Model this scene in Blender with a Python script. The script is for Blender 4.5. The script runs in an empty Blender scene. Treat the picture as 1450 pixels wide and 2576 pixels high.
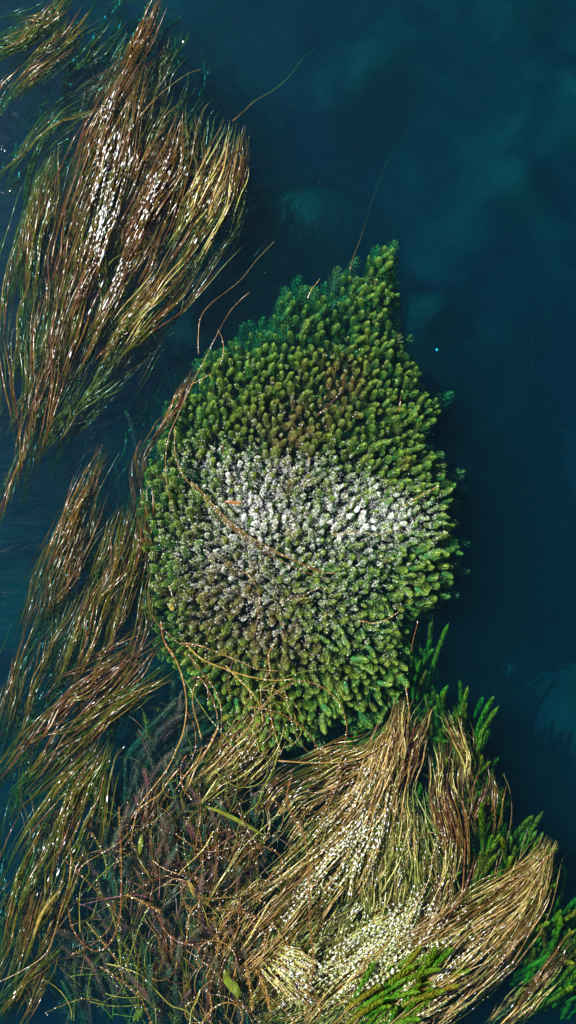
import bpy, math, random
import numpy as np
from mathutils import Vector, Matrix

SC = bpy.context.scene
rng = np.random.default_rng(11)
random.seed(11)

# ------------------------------------------------------------------ camera, sky, sun, exposure
H = 5.0                                    # camera height above the water, metres
cam_d = bpy.data.cameras.new('camera')
cam = bpy.data.objects.new('camera', cam_d)
SC.collection.objects.link(cam)
cam.location = (0, 0, H)
cam.rotation_euler = (0, 0, 0)
cam_d.sensor_fit = 'VERTICAL'
cam_d.sensor_height = 36
cam_d.lens = 18 / (2.048 / H)
cam_d.clip_end = 200
SC.camera = cam

SUN_EL, SUN_AZ = math.radians(50), math.radians(-62)     # azimuth from +Y towards +X
sun_dir = Vector((math.sin(SUN_AZ) * math.cos(SUN_EL), math.cos(SUN_AZ) * math.cos(SUN_EL), math.sin(SUN_EL)))
W = bpy.data.worlds.new('World')
SC.world = W
W.use_nodes = True
sky = W.node_tree.nodes.new('ShaderNodeTexSky')
sky.sky_type = 'NISHITA'
sky.sun_disc = False
sky.sun_elevation = SUN_EL
sky.sun_rotation = SUN_AZ
W.node_tree.links.new(sky.outputs[0], W.node_tree.nodes['Background'].inputs[0])
W.node_tree.nodes['Background'].inputs[1].default_value = 0.075
sl = bpy.data.lights.new('sun', 'SUN')
sl.energy = 5.0
sl.angle = math.radians(0.5)
sl.color = (1.0, 0.95, 0.87)
so = bpy.data.objects.new('sun', sl)
SC.collection.objects.link(so)
so.rotation_euler = sun_dir.to_track_quat('Z', 'Y').to_euler()
SC.view_settings.view_transform = 'Standard'
SC.view_settings.look = 'None'
SC.view_settings.exposure = 1.15
SC.view_settings.gamma = 1.0
SC.view_settings.use_curve_mapping = False

# ------------------------------------------------------------------ helpers
K = 2305 / 1450 / 1000                     # metres per pixel of a 1450 x 2576 chart of the water


def at(px, py, z=0.0):
    """A chart position on the water plane, carried along the line of sight to depth z."""
    s = (H - z) / H
    return ((px * K - 1.1525) * s, (2.048 - py * K) * s, z)


def at_np(p, z):
    s = (H - z) / H
    return np.stack([(p[:, 0] * K - 1.1525) * s, (2.048 - p[:, 1] * K) * s, z], 1)


def link(o, parent=None):
    SC.collection.objects.link(o)
    if parent is not None:
        o.parent = parent
    return o


def tag(o, label=None, cat=None, group=None, kind=None):
    if label:
        o['label'] = label
    if cat:
        o['category'] = cat
    if group:
        o['group'] = group
    if kind:
        o['kind'] = kind
    return o


def empty(name, loc=(0, 0, 0)):
    o = bpy.data.objects.new(name, None)
    o.empty_display_size = 0.05
    o.location = loc
    return link(o)


def tri_mesh(name, v, f, mat, smooth=True, attr=None):
    """Fast mesh from numpy vertices and triangles."""
    me = bpy.data.meshes.new(name)
    v = np.asarray(v, np.float32)
    f = np.asarray(f, np.int32)
    me.vertices.add(len(v))
    me.vertices.foreach_set('co', v.ravel())
    me.loops.add(len(f) * 3)
    me.loops.foreach_set('vertex_index', f.ravel())
    me.polygons.add(len(f))
    me.polygons.foreach_set('loop_start', np.arange(0, len(f) * 3, 3, dtype=np.int32))
    if smooth:
        me.polygons.foreach_set('use_smooth', np.ones(len(f), bool))
    if attr is not None:
        for k, a in attr.items():
            at_ = me.attributes.new(k, 'FLOAT', 'POINT')
            at_.data.foreach_set('value', np.asarray(a, np.float32))
    me.update(calc_edges=True)
    me.materials.append(mat)
    return me


def mesh_obj(name, me, parent=None):
    return link(bpy.data.objects.new(name, me), parent)


def smooth_path(pts, n):
    """Catmull-Rom through pts (k x d) resampled to n points of equal spacing."""
    p = np.asarray(pts, float)
    if len(p) == 2:
        t = np.linspace(0, 1, n)[:, None]
        return p[0] * (1 - t) + p[1] * t
    q = np.vstack([2 * p[0] - p[1], p, 2 * p[-1] - p[-2]])
    out = []
    for i in range(1, len(q) - 2):
        t = np.linspace(0, 1, 14, endpoint=False)[:, None]
        a, b, c, d = q[i - 1], q[i], q[i + 1], q[i + 2]
        out.append(0.5 * (2 * b + (c - a) * t + (2 * a - 5 * b + 4 * c - d) * t ** 2 + (3 * b - a - 3 * c + d) * t ** 3))
    out.append(p[-1:])
    o = np.vstack(out)
    s = np.concatenate([[0], np.cumsum(np.linalg.norm(np.diff(o[:, :2], axis=0), axis=1))])
    u = np.linspace(0, s[-1], n)
    return np.stack([np.interp(u, s, o[:, k]) for k in range(o.shape[1])], 1)


def frames(P):
    """Tangent, side and up vectors along a 3-D path."""
    T = np.gradient(P, axis=0)
    T /= np.linalg.norm(T, axis=1)[:, None] + 1e-9
    S = np.cross(T, np.array([0, 0, 1.0]))
    S /= np.linalg.norm(S, axis=1)[:, None] + 1e-9
    U = np.cross(S, T)
    return T, S, U


def ribbon(P, w, roll=0.0, arch=0.22):
    """A leaf blade along P: three points across, arched, with thickness from the arch; w = half width per point."""
    T, S, U = frames(P)
    roll = np.broadcast_to(np.asarray(roll, float), (len(P),))
    c, s = np.cos(roll)[:, None], np.sin(roll)[:, None]
    A, B = S * c + U * s, U * c - S * s
    w = w[:, None]
    rows = [P - A * w, P + B * w * arch * 1.3, P + A * w]
    n = len(P)
    m = len(rows)
    v = np.stack(rows, 1).reshape(-1, 3)
    i = np.arange(n - 1)[:, None] * m + np.arange(m - 1)[None]
    i = i.ravel()
    f = np.concatenate([np.stack([i, i + 1, i + m + 1], 1), np.stack([i, i + m + 1, i + m], 1)])
    return v, f


def tube(P, r, k=6):
    T, S, U = frames(P)
    a = np.arange(k) * 2 * math.pi / k
    r = np.broadcast_to(np.asarray(r, float), (len(P),))
    v = (P[:, None] + r[:, None, None] * (S[:, None] * np.cos(a)[None, :, None] + U[:, None] * np.sin(a)[None, :, None])).reshape(-1, 3)
    n = len(P)
    i = (np.arange(n - 1)[:, None] * k + np.arange(k)[None]).ravel()
    j = (np.arange(n - 1)[:, None] * k + (np.arange(k)[None] + 1) % k).ravel()
    f = np.concatenate([np.stack([i, j, j + k], 1), np.stack([i, j + k, i + k], 1)])
    cap = np.array([[0, q + 1, q] for q in range(1, k - 1)] + [[(n - 1) * k, (n - 1) * k + q, (n - 1) * k + q + 1] for q in range(1, k - 1)])
    return v, np.concatenate([f, cap])


def join(parts):
    vs, fs, o = [], [], 0
    for v, f in parts:
        vs.append(v)
        fs.append(f + o)
        o += len(v)
    return np.vstack(vs), np.vstack(fs)


def wiggle(n, amp, waves=2.0):
    t = np.linspace(0, 1, n)
    return amp * (np.sin(2 * math.pi * (t * waves * rng.uniform(0.5, 1.2) + rng.random())) * 0.6
                  + np.sin(2 * math.pi * (t * waves * rng.uniform(1.6, 2.6) + rng.random())) * 0.3)


# ------------------------------------------------------------------ materials
def nodes_of(m):
    m.use_nodes = True
    nt = m.node_tree
    return nt, nt.nodes, nt.links, nt.nodes['Principled BSDF'], nt.nodes['Material Output']


def leaf_mat(name, cols, rough=0.3, transl=0.25, tip=None, grain=60, spec=0.25, rough_var=0.12):
    """Leaf colour picked per object from cols, mottled by noise; tip = colour of young growth by the 'tip' attribute."""
    m = bpy.data.materials.new(name)
    nt, N, L, b, out = nodes_of(m)
    info = N.new('ShaderNodeObjectInfo')
    ramp = N.new('ShaderNodeValToRGB')
    el = ramp.color_ramp.elements
    while len(el) < len(cols):
        el.new(0.5)
    for i, c in enumerate(cols):
        el[i].position = i / max(1, len(cols) - 1)
        el[i].color = (*c, 1)
    tc = N.new('ShaderNodeTexCoord')
    nz = N.new('ShaderNodeTexNoise')
    nz.inputs['Scale'].default_value = grain
    nz.inputs['Detail'].default_value = 3
    geo = N.new('ShaderNodeNewGeometry')
    L.new(geo.outputs['Position'], nz.inputs['Vector'])
    nb = N.new('ShaderNodeTexNoise')
    nb.inputs['Scale'].default_value = 7
    L.new(geo.outputs['Position'], nb.inputs['Vector'])
    rnd = info.outputs['Random']
    isl = None
    if tip is not None:
        isl = N.new('ShaderNodeAttribute')
        isl.attribute_name = 'tone'
        rnd = isl.outputs['Fac']
    a = N.new('ShaderNodeMath')
    a.operation = 'MULTIPLY_ADD'
    L.new(nb.outputs['Fac'], a.inputs[0])
    a.inputs[1].default_value = 0.9
    a.inputs[2].default_value = -0.45
    s = N.new('ShaderNodeMath')
    s.operation = 'ADD'
    L.new(a.outputs[0], s.inputs[0])
    L.new(rnd, s.inputs[1])
    if tip is not None:
        s2 = N.new('ShaderNodeMath')
        s2.operation = 'MULTIPLY_ADD'
        L.new(info.outputs['Random'], s2.inputs[0])
        s2.inputs[1].default_value = 0.5
        L.new(s.outputs[0], s2.inputs[2])
        s = s2
    s.use_clamp = True
    L.new(s.outputs[0], ramp.inputs['Fac'])
    col = ramp.outputs['Color']
    if tip is not None:
        at_ = N.new('ShaderNodeAttribute')
        at_.attribute_name = 'tip'
        mx = N.new('ShaderNodeMix')
        mx.data_type = 'RGBA'
        L.new(at_.outputs['Fac'], mx.inputs[0])
        L.new(col, mx.inputs[6])
        mx.inputs[7].default_value = (*tip, 1)
        col = mx.outputs[2]
    hv = N.new('ShaderNodeHueSaturation')
    mr = N.new('ShaderNodeMapRange')
    mr.inputs['From Min'].default_value = 0.3
    mr.inputs['From Max'].default_value = 0.7
    mr.inputs['To Min'].default_value = 0.6
    mr.inputs['To Max'].default_value = 1.35
    L.new(nz.outputs['Fac'], mr.inputs['Value'])
    L.new(mr.outputs[0], hv.inputs['Value'])
    L.new(col, hv.inputs['Color'])
    L.new(hv.outputs[0], b.inputs['Base Color'])
    rr = N.new('ShaderNodeMath')
    rr.operation = 'MULTIPLY_ADD'
    L.new(nz.outputs['Fac'], rr.inputs[0])
    rr.inputs[1].default_value = rough_var * 2
    rr.inputs[2].default_value = rough - rough_var
    L.new(rr.outputs[0], b.inputs['Roughness'])
    b.inputs['Specular IOR Level'].default_value = spec
    b.inputs['Specular Tint'].default_value = (1, 1, 1, 1)
    tr = N.new('ShaderNodeBsdfTranslucent')
    L.new(hv.outputs[0], tr.inputs['Color'])
    mix = N.new('ShaderNodeMixShader')
    mix.inputs[0].default_value = transl
    L.new(b.outputs[0], mix.inputs[1])
    L.new(tr.outputs[0], mix.inputs[2])
    L.new(mix.outputs[0], out.inputs['Surface'])
    return m


M = {}
M['blade_brown'] = leaf_mat('blade_brown', [(0.063, 0.049, 0.0077), (0.112, 0.064, 0.0127), (0.090, 0.038, 0.0127), (0.063, 0.025, 0.0152)], 0.22, 0.15, grain=40)
M['blade_olive'] = leaf_mat('blade_olive', [(0.034, 0.062, 0.0070), (0.068, 0.073, 0.0085), (0.102, 0.077, 0.0141), (0.082, 0.044, 0.0127)], 0.22, 0.2, grain=40)
M['blade_straw'] = leaf_mat('blade_straw', [(0.245, 0.264, 0.0599), (0.356, 0.317, 0.1077), (0.334, 0.223, 0.0718), (0.223, 0.147, 0.0599)], 0.22, 0.2, grain=40)
M['blade_purple'] = leaf_mat('blade_purple', [(0.054, 0.033, 0.0099), (0.082, 0.031, 0.0183), (0.082, 0.048, 0.0141), (0.048, 0.044, 0.0099)], 0.32, 0.15, grain=40)
M['blade_green'] = leaf_mat('blade_green', [(0.031, 0.070, 0.0070), (0.054, 0.088, 0.0085), (0.095, 0.092, 0.0127), (0.102, 0.070, 0.0176)], 0.22, 0.25, grain=40)
M['shoot'] = leaf_mat('shoot', [(0.03, 0.20, 0.08), (0.06, 0.22, 0.065), (0.15, 0.22, 0.06), (0.24, 0.18, 0.08)], 0.25, 0.42, tip=(0.42, 0.60, 0.07), grain=90)
M['foxtail'] = leaf_mat('foxtail', [(0.03, 0.19, 0.012), (0.05, 0.2, 0.012), (0.12, 0.2, 0.012), (0.24, 0.16, 0.02)], 0.38, 0.3, tip=(0.12, 0.24, 0.01), grain=60)
M['feather'] = leaf_mat('feather', [(0.03, 0.16, 0.09), (0.10, 0.12, 0.07), (0.2, 0.08, 0.09), (0.05, 0.14, 0.08)], 0.35, 0.2, tip=(0.12, 0.13, 0.05), grain=60)
M['stem_brown'] = leaf_mat('stem_brown', [(0.10, 0.05, 0.018), (0.15, 0.085, 0.024), (0.08, 0.036, 0.018)], 0.3, 0.05, grain=90)
M['stem_rust'] = leaf_mat('stem_rust', [(0.17, 0.055, 0.018), (0.15, 0.065, 0.02), (0.11, 0.04, 0.02)], 0.3, 0.05, grain=90)
M['stem_plum'] = leaf_mat('stem_plum', [(0.13, 0.05, 0.06), (0.16, 0.07, 0.06), (0.10, 0.05, 0.07)], 0.3, 0.05, grain=90)
M['stem_gold'] = leaf_mat('stem_gold', [(0.24, 0.18, 0.03), (0.27, 0.15, 0.035), (0.19, 0.11, 0.028)], 0.28, 0.05, grain=90)
M['stem_green'] = leaf_mat('stem_green', [(0.09, 0.16, 0.015), (0.16, 0.19, 0.02), (0.2, 0.16, 0.03)], 0.28, 0.05, grain=90)
M['whorl_brown'] = leaf_mat('whorl_brown', [(0.18, 0.10, 0.03), (0.28, 0.18, 0.05), (0.22, 0.10, 0.03)], 0.3, 0.2, grain=90)
M['whorl_green'] = leaf_mat('whorl_green', [(0.08, 0.15, 0.02), (0.14, 0.17, 0.03), (0.18, 0.14, 0.04)], 0.3, 0.2, grain=90)
M['leaf_green'] = leaf_mat('leaf_green', [(0.05, 0.10, 0.01), (0.11, 0.16, 0.015)], 0.3, 0.3, grain=50)
M['leaf_yellow'] = leaf_mat('leaf_yellow', [(0.2, 0.17, 0.03), (0.16, 0.11, 0.03)], 0.3, 0.2, grain=50)
M['leaf_brown'] = leaf_mat('leaf_brown', [(0.30, 0.14, 0.06), (0.26, 0.12, 0.05)], 0.35, 0.15, grain=50)


def glint_material():
    m = bpy.data.materials.new('glint')
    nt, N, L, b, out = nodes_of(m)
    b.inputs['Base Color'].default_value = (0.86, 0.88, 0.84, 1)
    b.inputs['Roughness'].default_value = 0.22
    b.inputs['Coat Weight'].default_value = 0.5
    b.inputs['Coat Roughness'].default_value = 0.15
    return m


M['glint'] = glint_material()  # white for the specks that paint in sun glints; the bubbles share it


def water_material():
    m = bpy.data.materials.new('clear_river_water')
    nt, N, L, b, out = nodes_of(m)
    N.remove(b)
    tr = N.new('ShaderNodeBsdfTransparent')
    gl = N.new('ShaderNodeBsdfGlossy')
    gl.inputs['Roughness'].default_value = 0.06
    fr = N.new('ShaderNodeFresnel')
    fr.inputs['IOR'].default_value = 1.33
    tc = N.new('ShaderNodeTexCoord')
    mp = N.new('ShaderNodeMapping')
    mp.inputs['Rotation'].default_value = (0, 0, math.radians(-20))
    mp.inputs['Scale'].default_value = (4, 13, 1)
    nz = N.new('ShaderNodeTexNoise')
    nz.inputs['Scale'].default_value = 1.6
    nz.inputs['Detail'].default_value = 4
    nz.inputs['Distortion'].default_value = 0.8
    L.new(tc.outputs['Object'], mp.inputs[0])
    L.new(mp.outputs[0], nz.inputs['Vector'])
    bp = N.new('ShaderNodeBump')
    bp.inputs['Strength'].default_value = 0.5
    bp.inputs['Distance'].default_value = 0.016
    L.new(nz.outputs['Fac'], bp.inputs['Height'])
    L.new(bp.outputs[0], gl.inputs['Normal'])
    L.new(bp.outputs[0], fr.inputs['Normal'])
    mix = N.new('ShaderNodeMixShader')
    L.new(fr.outputs[0], mix.inputs[0])
    L.new(tr.outputs[0], mix.inputs[1])
    L.new(gl.outputs[0], mix.inputs[2])
    L.new(mix.outputs[0], out.inputs['Surface'])
    ab = N.new('ShaderNodeVolumeAbsorption')
    ab.inputs['Color'].default_value = (0.0, 0.785, 0.866, 1)
    ab.inputs['Density'].default_value = 5.5
    sc = N.new('ShaderNodeVolumeScatter')
    sc.inputs['Color'].default_value = (0.004, 0.66, 0.88, 1)
    sc.inputs['Density'].default_value = 0.17
    sc.inputs['Anisotropy'].default_value = 0.2
    ad = N.new('ShaderNodeAddShader')
    L.new(ab.outputs[0], ad.inputs[0])
    L.new(sc.outputs[0], ad.inputs[1])
    L.new(ad.outputs[0], out.inputs['Volume'])
    return m


def bed_material():
    m = bpy.data.materials.new('silty_bed')
    nt, N, L, b, out = nodes_of(m)
    geo = N.new('ShaderNodeNewGeometry')
    nz = N.new('ShaderNodeTexNoise')
    nz.inputs['Scale'].default_value = 2.2
    nz.inputs['Detail'].default_value = 7
    nz.inputs['Roughness'].default_value = 0.6
    nz.inputs['Distortion'].default_value = 0.6
    L.new(geo.outputs['Position'], nz.inputs['Vector'])
    rp = N.new('ShaderNodeValToRGB')
    e = rp.color_ramp.elements
    e[0].position, e[0].color = 0.38, (0.02, 0.012, 0.018, 1)
    e[1].position, e[1].color = 0.72, (0.20, 0.25, 0.10, 1)
    L.new(nz.outputs['Fac'], rp.inputs[0])
    L.new(rp.outputs[0], b.inputs['Base Color'])
    b.inputs['Roughness'].default_value = 0.9
    bp = N.new('ShaderNodeBump')
    bp.inputs['Distance'].default_value = 0.05
    L.new(nz.outputs['Fac'], bp.inputs['Height'])
    L.new(bp.outputs[0], b.inputs['Normal'])
    return m


# ------------------------------------------------------------------ setting: river bed and water
mounds = [(760, 640, 190, 0.34), (650, 800, 90, 0.3), (890, 230, 130, 0.3), (1240, 480, 110, 0.22), (1080, 790, 70, 0.22), (1330, 1730, 150, 0.16),
          (1400, 1850, 150, 0.16), (1230, 60, 160, 0.18), (1400, 300, 120, 0.2), (1230, 1640, 60, 0.25), (1330, 2250, 300, -0.2), (1280, 1150, 260, -0.35), (300, 1150, 200, -0.2), (700, 420, 120, -0.2), (950, 420, 130, -0.2)]


def bed_z(x, y):
    z = -1.1 + 0.06 * np.sin(x * 3.1 + y * 1.7) + 0.05 * np.sin(x * 5.3 - y * 4.1 + 1) + 0.03 * np.sin(x * 11 + 2) * np.sin(y * 9)
    for (px, py, r, h) in mounds:
        cx, cy, _ = at(px, py, -1.3)
        z = z + h * np.exp(-((x - cx) ** 2 + (y - cy) ** 2) / (2 * (r * K * 0.8) ** 2))
    return z


xs = np.concatenate([np.linspace(-20, -2.1, 8), np.linspace(-1.9, 1.9, 70), np.linspace(2.1, 20, 8)])
ys = np.concatenate([np.linspace(-20, -3.1, 8), np.linspace(-2.9, 2.9, 110), np.linspace(3.1, 20, 8)])
gx, gy = np.meshgrid(xs, ys)
v = np.stack([gx, gy, bed_z(gx, gy)], -1).reshape(-1, 3)
nx, ny = len(xs), len(ys)
i = (np.arange(ny - 1)[:, None] * nx + np.arange(nx - 1)[None]).ravel()
f = np.concatenate([np.stack([i, i + 1, i + nx + 1], 1), np.stack([i, i + nx + 1, i + nx], 1)])
bed = mesh_obj('river_bed', tri_mesh('river_bed', v, f, bed_material()))
tag(bed, 'dark silty river bed under clear blue water', kind='structure')

B = 19.5
wv = np.array([(-B, -B, -2.4), (B, -B, -2.4), (B, B, -2.4), (-B, B, -2.4), (-B, -B, 0), (B, -B, 0), (B, B, 0), (-B, B, 0)])
wf = np.array([(0, 2, 1), (0, 3, 2), (4, 5, 6), (4, 6, 7), (0, 1, 5), (0, 5, 4), (1, 2, 6), (1, 6, 5), (2, 3, 7), (2, 7, 6), (3, 0, 4), (3, 4, 7)])
water = mesh_obj('water', tri_mesh('water', wv, wf, water_material(), smooth=False))
tag(water, 'deep clear blue green river water', kind='structure')

# ------------------------------------------------------------------ leaf shoots
def shoot_mesh(whorls, leaves, L, R, leaf_w, open_=0.5, bare=0.0, seed=0, bend=0.0):
    """Bottle-brush shoot along +Z: whorls of narrow leaves arching to the tip. Returns verts, tris, tip attr."""
    r = np.random.default_rng(seed)
    V, F, A = [], [], []
    o = 0
    ts = max(0.62, 1 - 1.5 * R / L)
    rl = min(0.2, 0.024 / L)
    def env(t):
        return R * ((0.72 + 0.28 * min(1, t / 0.45)) if t < ts else max(0.0, 1 - ((t - ts) / (1 - ts)) ** 2) ** 0.5)
    for i in range(whorls):
        t = bare + (1 - bare) * (i + 0.3) / whorls
        t = min(t, 0.97)
        n = leaves if t < 0.5 + 0.5 * ts else max(5, leaves // 2)
        reach = rl * (1 - 0.45 * t)
        t2 = min(1.0, t + reach)
        for k in range(n):
            a = 2 * math.pi * (k + 0.5 * (i % 2)) / n + r.normal(0, 0.15)
            d = np.array([math.cos(a), math.sin(a), 0.0])
            s = np.array([-math.sin(a), math.cos(a), 0.0])
            j = r.uniform(0.82, 1.1)
            e1, e2 = env(t + reach * 0.4), env(t2)
            fl = 1 + open_ * (0.35 if t2 < 0.9 else 0.1)
            p0 = d * e1 * 0.25 + np.array([0, 0, L * (t - 0.2 * rl)])
            p1 = d * e1 * 0.86 * j + np.array([0, 0, L * (t + reach * 0.4)])
            p2 = d * max(e2 * j * fl, R * 0.04) + np.array([0, 0, L * t2 * r.uniform(0.97, 1.04)])
            w = leaf_w * r.uniform(0.75, 1.2) * (1 if t < 0.85 else 0.8)
            V += [p0 - s * w * 0.5, p0 + s * w * 0.5, p1 - s * w, p1 + s * w, p2]
            F += [(o, o + 1, o + 3), (o, o + 3, o + 2), (o + 2, o + 3, o + 4)]
            tt = max(0, 1 - (1 - t) * L / 0.065) ** 1.2
            A += [tt * 0.2, tt * 0.2, tt * 0.7, tt * 0.7, tt]
            o += 5
    V = np.array(V)
    if bend:
        q = (V[:, 2] / L) ** 2
        V[:, 0] += bend * L * q
    F = np.array(F)
    # core stem
    P = np.stack([bend * L * (np.linspace(0, 0.97, 6)) ** 2, np.zeros(6), np.linspace(0, L * 0.97, 6)], 1)
    T = np.stack([P + np.array([math.cos(q), math.sin(q), 0]) * 0.0022 for q in (0, 2.1, 4.2)], 1).reshape(-1, 3)
    i = (np.arange(5)[:, None] * 3 + np.arange(3)[None]).ravel()
    j = (np.arange(5)[:, None] * 3 + (np.arange(3)[None] + 1) % 3).ravel()
    tf = np.concatenate([np.stack([i, j, j + 3], 1), np.stack([i, j + 3, i + 3], 1)]) + len(V)
    V = np.vstack([V, T])
    A = np.array(A + [0.0] * len(T))
    return V, np.vstack([F, tf]), A


def in_poly(px, py, poly):
    c = False
    j = len(poly) - 1
    for i in range(len(poly)):
        xi, yi = poly[i]
        xj, yj = poly[j]
        if (yi > py) != (yj > py) and px < (xj - xi) * (py - yi) / (yj - yi) + xi:
            c = not c
        j = i
    return c


def edge_dist(px, py, poly):
    best = 1e9
    for i in range(len(poly)):
        ax, ay = poly[i]
        bx, by = poly[(i + 1) % len(poly)]
        dx, dy = bx - ax, by - ay
        t = max(0, min(1, ((px - ax) * dx + (py - ay) * dy) / (dx * dx + dy * dy + 1e-9)))
        best = min(best, math.hypot(px - ax - t * dx, py - ay - t * dy))
    return best


MAT = [(925, 665), (955, 655), (980, 655), (984, 700), (976, 770), (980, 850), (1010, 905), (1042, 940), (1035, 985), (1060, 1015), (1102, 1018), (1085, 1060), (1045, 1110),
       (1058, 1140), (1105, 1175), (1128, 1240), (1110, 1290), (1118, 1330), (1135, 1380), (1128, 1450), (1095, 1505), (1050, 1530), (1015, 1570), (1010, 1640), (1020, 1720), (965, 1785),
       (905, 1810), (850, 1795), (815, 1830), (740, 1850), (690, 1890), (625, 1850), (575, 1862), (568, 1780), (500, 1745), (482, 1700), (420, 1625), (392, 1550), (385, 1500),
       (378, 1420), (366, 1330), (372, 1215), (398, 1180), (415, 1110), (440, 1045), (472, 1010), (502, 975), (512, 925), (590, 880), (650, 845), (690, 815), (712, 750), (740, 745),
       (780, 765), (840, 720), (870, 690), (890, 735), (910, 725)]


def scatter(poly, spacing, tries, seed=3, gap=None):
    r = np.random.default_rng(seed)
    P = np.array(poly)
    lo, hi = P.min(0), P.max(0)
    cell = {}
    out = []
    for _ in range(tries):
        x, y = r.uniform(lo, hi)
        if not in_poly(x, y, poly):
            continue
        sp = spacing * (gap(x, y) if gap else 1)
        k = (int(x // spacing), int(y // spacing))
        ok = True
        for dx in (-2, -1, 0, 1, 2):
            for dy in (-2, -1, 0, 1, 2):
                for (u, w_) in cell.get((k[0] + dx, k[1] + dy), ()):
                    if (u - x) ** 2 + (w_ - y) ** 2 < sp * sp:
                        ok = False
        if ok:
            cell.setdefault(k, []).append((x, y))
            out.append((x, y))
    return out


def mat_dir(px, py):
    """Which way the shoots of the cushion lean, on the chart (y down): outward, drawn along by the current."""
    cx, cy = 700, 1480
    dx, dy = px - cx, py - cy
    d = math.hypot(dx, dy) + 1e-6
    ux, uy = dx / d, dy / d
    if py < 1300:
        ux += 0.25
        uy -= 0.35 * min(1, (1300 - py) / 300)
    n = math.hypot(ux, uy)
    return ux / n, uy / n


VAR = [shoot_mesh(13, 12, L, R, 0.0030, op, 0.0, s, bd) for s, (L, R, op, bd) in enumerate(
    [(0.075, 0.018, 0.2, 0.1), (0.07, 0.02, 0.1, -0.15), (0.08, 0.0175, 0.3, 0.2), (0.065, 0.019, 0.5, 0.0), (0.08, 0.021, 0.9, 0.25), (0.085, 0.017, 0.2, -0.25)])]
VMESH = None


def orient(dx, dy, tilt, spin):
    """Rotation taking local +Z to a direction leaning tilt from vertical toward chart direction (dx, dy)."""
    z = Vector((dx * math.sin(tilt), -dy * math.sin(tilt), math.cos(tilt)))
    return z.to_track_quat('Z', 'Y').to_matrix() @ Matrix.Rotation(spin, 3, 'Z')


def mat_gap(x, y):
    return 1.55 if (y < 880 and x < 880) else 1.0 + 0.28 * max(0, math.sin(x * 0.031 + 2 * math.sin(y * 0.017)) * math.sin(y * 0.037 + 1.5 * math.sin(x * 0.021)))


pts = [(x, y, 0) for x, y in scatter(MAT, 16.8, 120000, gap=mat_gap)]
pts += [(x, y, 1) for x, y in scatter(MAT, 19, 60000, seed=4)]      # a second storey a few centimetres under water
shoots = []
for q in range(150):                               # and a skirt of sunk shoots round its rim
    i_ = int(rng.integers(len(MAT)))
    ax, ay = MAT[i_]
    bx_, by_ = MAT[(i_ + 1) % len(MAT)]
    t_ = rng.random()
    x, y = ax + (bx_ - ax) * t_, ay + (by_ - ay) * t_
    dx, dy = mat_dir(x, y)
    pts.append((x + dx * rng.uniform(-6, 16), y + dy * rng.uniform(-6, 16), 1))
for (x, y, storey) in pts:
    if storey == 1 and y < 880 and x < 880 and (x + y) % 3 > 1:
        continue
    e = edge_dist(x, y, MAT)
    if storey == 0 and e < 16 and rng.random() < 0.42:
        continue                                  # the rim is ragged
    dx, dy = mat_dir(x, y)
    an = math.atan2(dy, dx) + rng.normal(0, 0.35)
    dx, dy = math.cos(an), math.sin(an)
    tilt = math.radians(np.clip(rng.normal(54 if e < 90 else 40, 17), 10, 85))
    sc = float(rng.choice([0.5, 0.62, 0.7, 0.78, 0.9])) * rng.uniform(0.93, 1.07) * (1.0 + 0.12 * (y - 1200) / 600)
    brown = 0.0
    for (bx, by, br, ba) in [(860, 960, 60, 0.6), (730, 1080, 60, 0.5), (560, 1470, 110, 0.6), (660, 1590, 90, 0.45), (720, 1230, 120, 0.35), (800, 1650, 70, 0.3)]:
        brown += ba * math.exp(-((x - bx) ** 2 + (y - by) ** 2) / (2 * br * br))
    low = 0.0
    if y < 900 and x < 900:
        low = 0.045 * min(1, (900 - y) / 90)
    tipz = (rng.normal(0.018, 0.009) - low - (0.006 if e < 40 else 0)) if storey == 0 else rng.uniform(-0.07, -0.02)
    k = int(rng.integers(len(VAR)))
    L = [0.075, 0.07, 0.08, 0.065, 0.08, 0.085][k]
    z0 = tipz - L * sc * math.cos(tilt)
    R3 = orient(dx, dy, tilt, rng.uniform(0, 6.28))
    # the chart point is where the upper half of the shoot shows
    cx, cy, cz = at(x - dx * L * sc * 0.5 * math.sin(tilt) / K, y - dy * L * sc * 0.5 * math.sin(tilt) / K, z0)
    tone = float(np.clip(rng.uniform(0, 0.3) + brown, 0, 1))
    shoots.append(dict(k=k, R=R3, s=sc, p=(cx, cy, cz), tone=tone, e=e, y=y, storey=storey, size=sc * (1.4 if e < 70 else 1.0) - 3 * storey))
shoots.sort(key=lambda d: -d['size'])

mat_root = empty('hornwort_mat', at(750, 1350, 0))
tag(mat_root, 'big rounded green cushion of bushy hornwort shoots flecked with white sun glints at centre', 'water plant')
mat_world = []                                   # vertices where the painted sun glints are set
TONES = [0.05, 0.2, 0.38, 0.6, 0.85]
cache = {}
off = Vector(at(750, 1350, 0))


def shoot_data(k, tone, mname, src, nm):
    q = min(range(5), key=lambda i: abs(TONES[i] - tone))
    if (k, q, nm) not in cache:
        v, f, a = src[k]
        cache[(k, q, nm)] = tri_mesh(nm, v, f, M[mname], True, {'tip': a * (1.0 - 0.7 * TONES[q]), 'tone': np.full(len(a), TONES[q] * 0.9)})
    return cache[(k, q, nm)]


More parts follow.
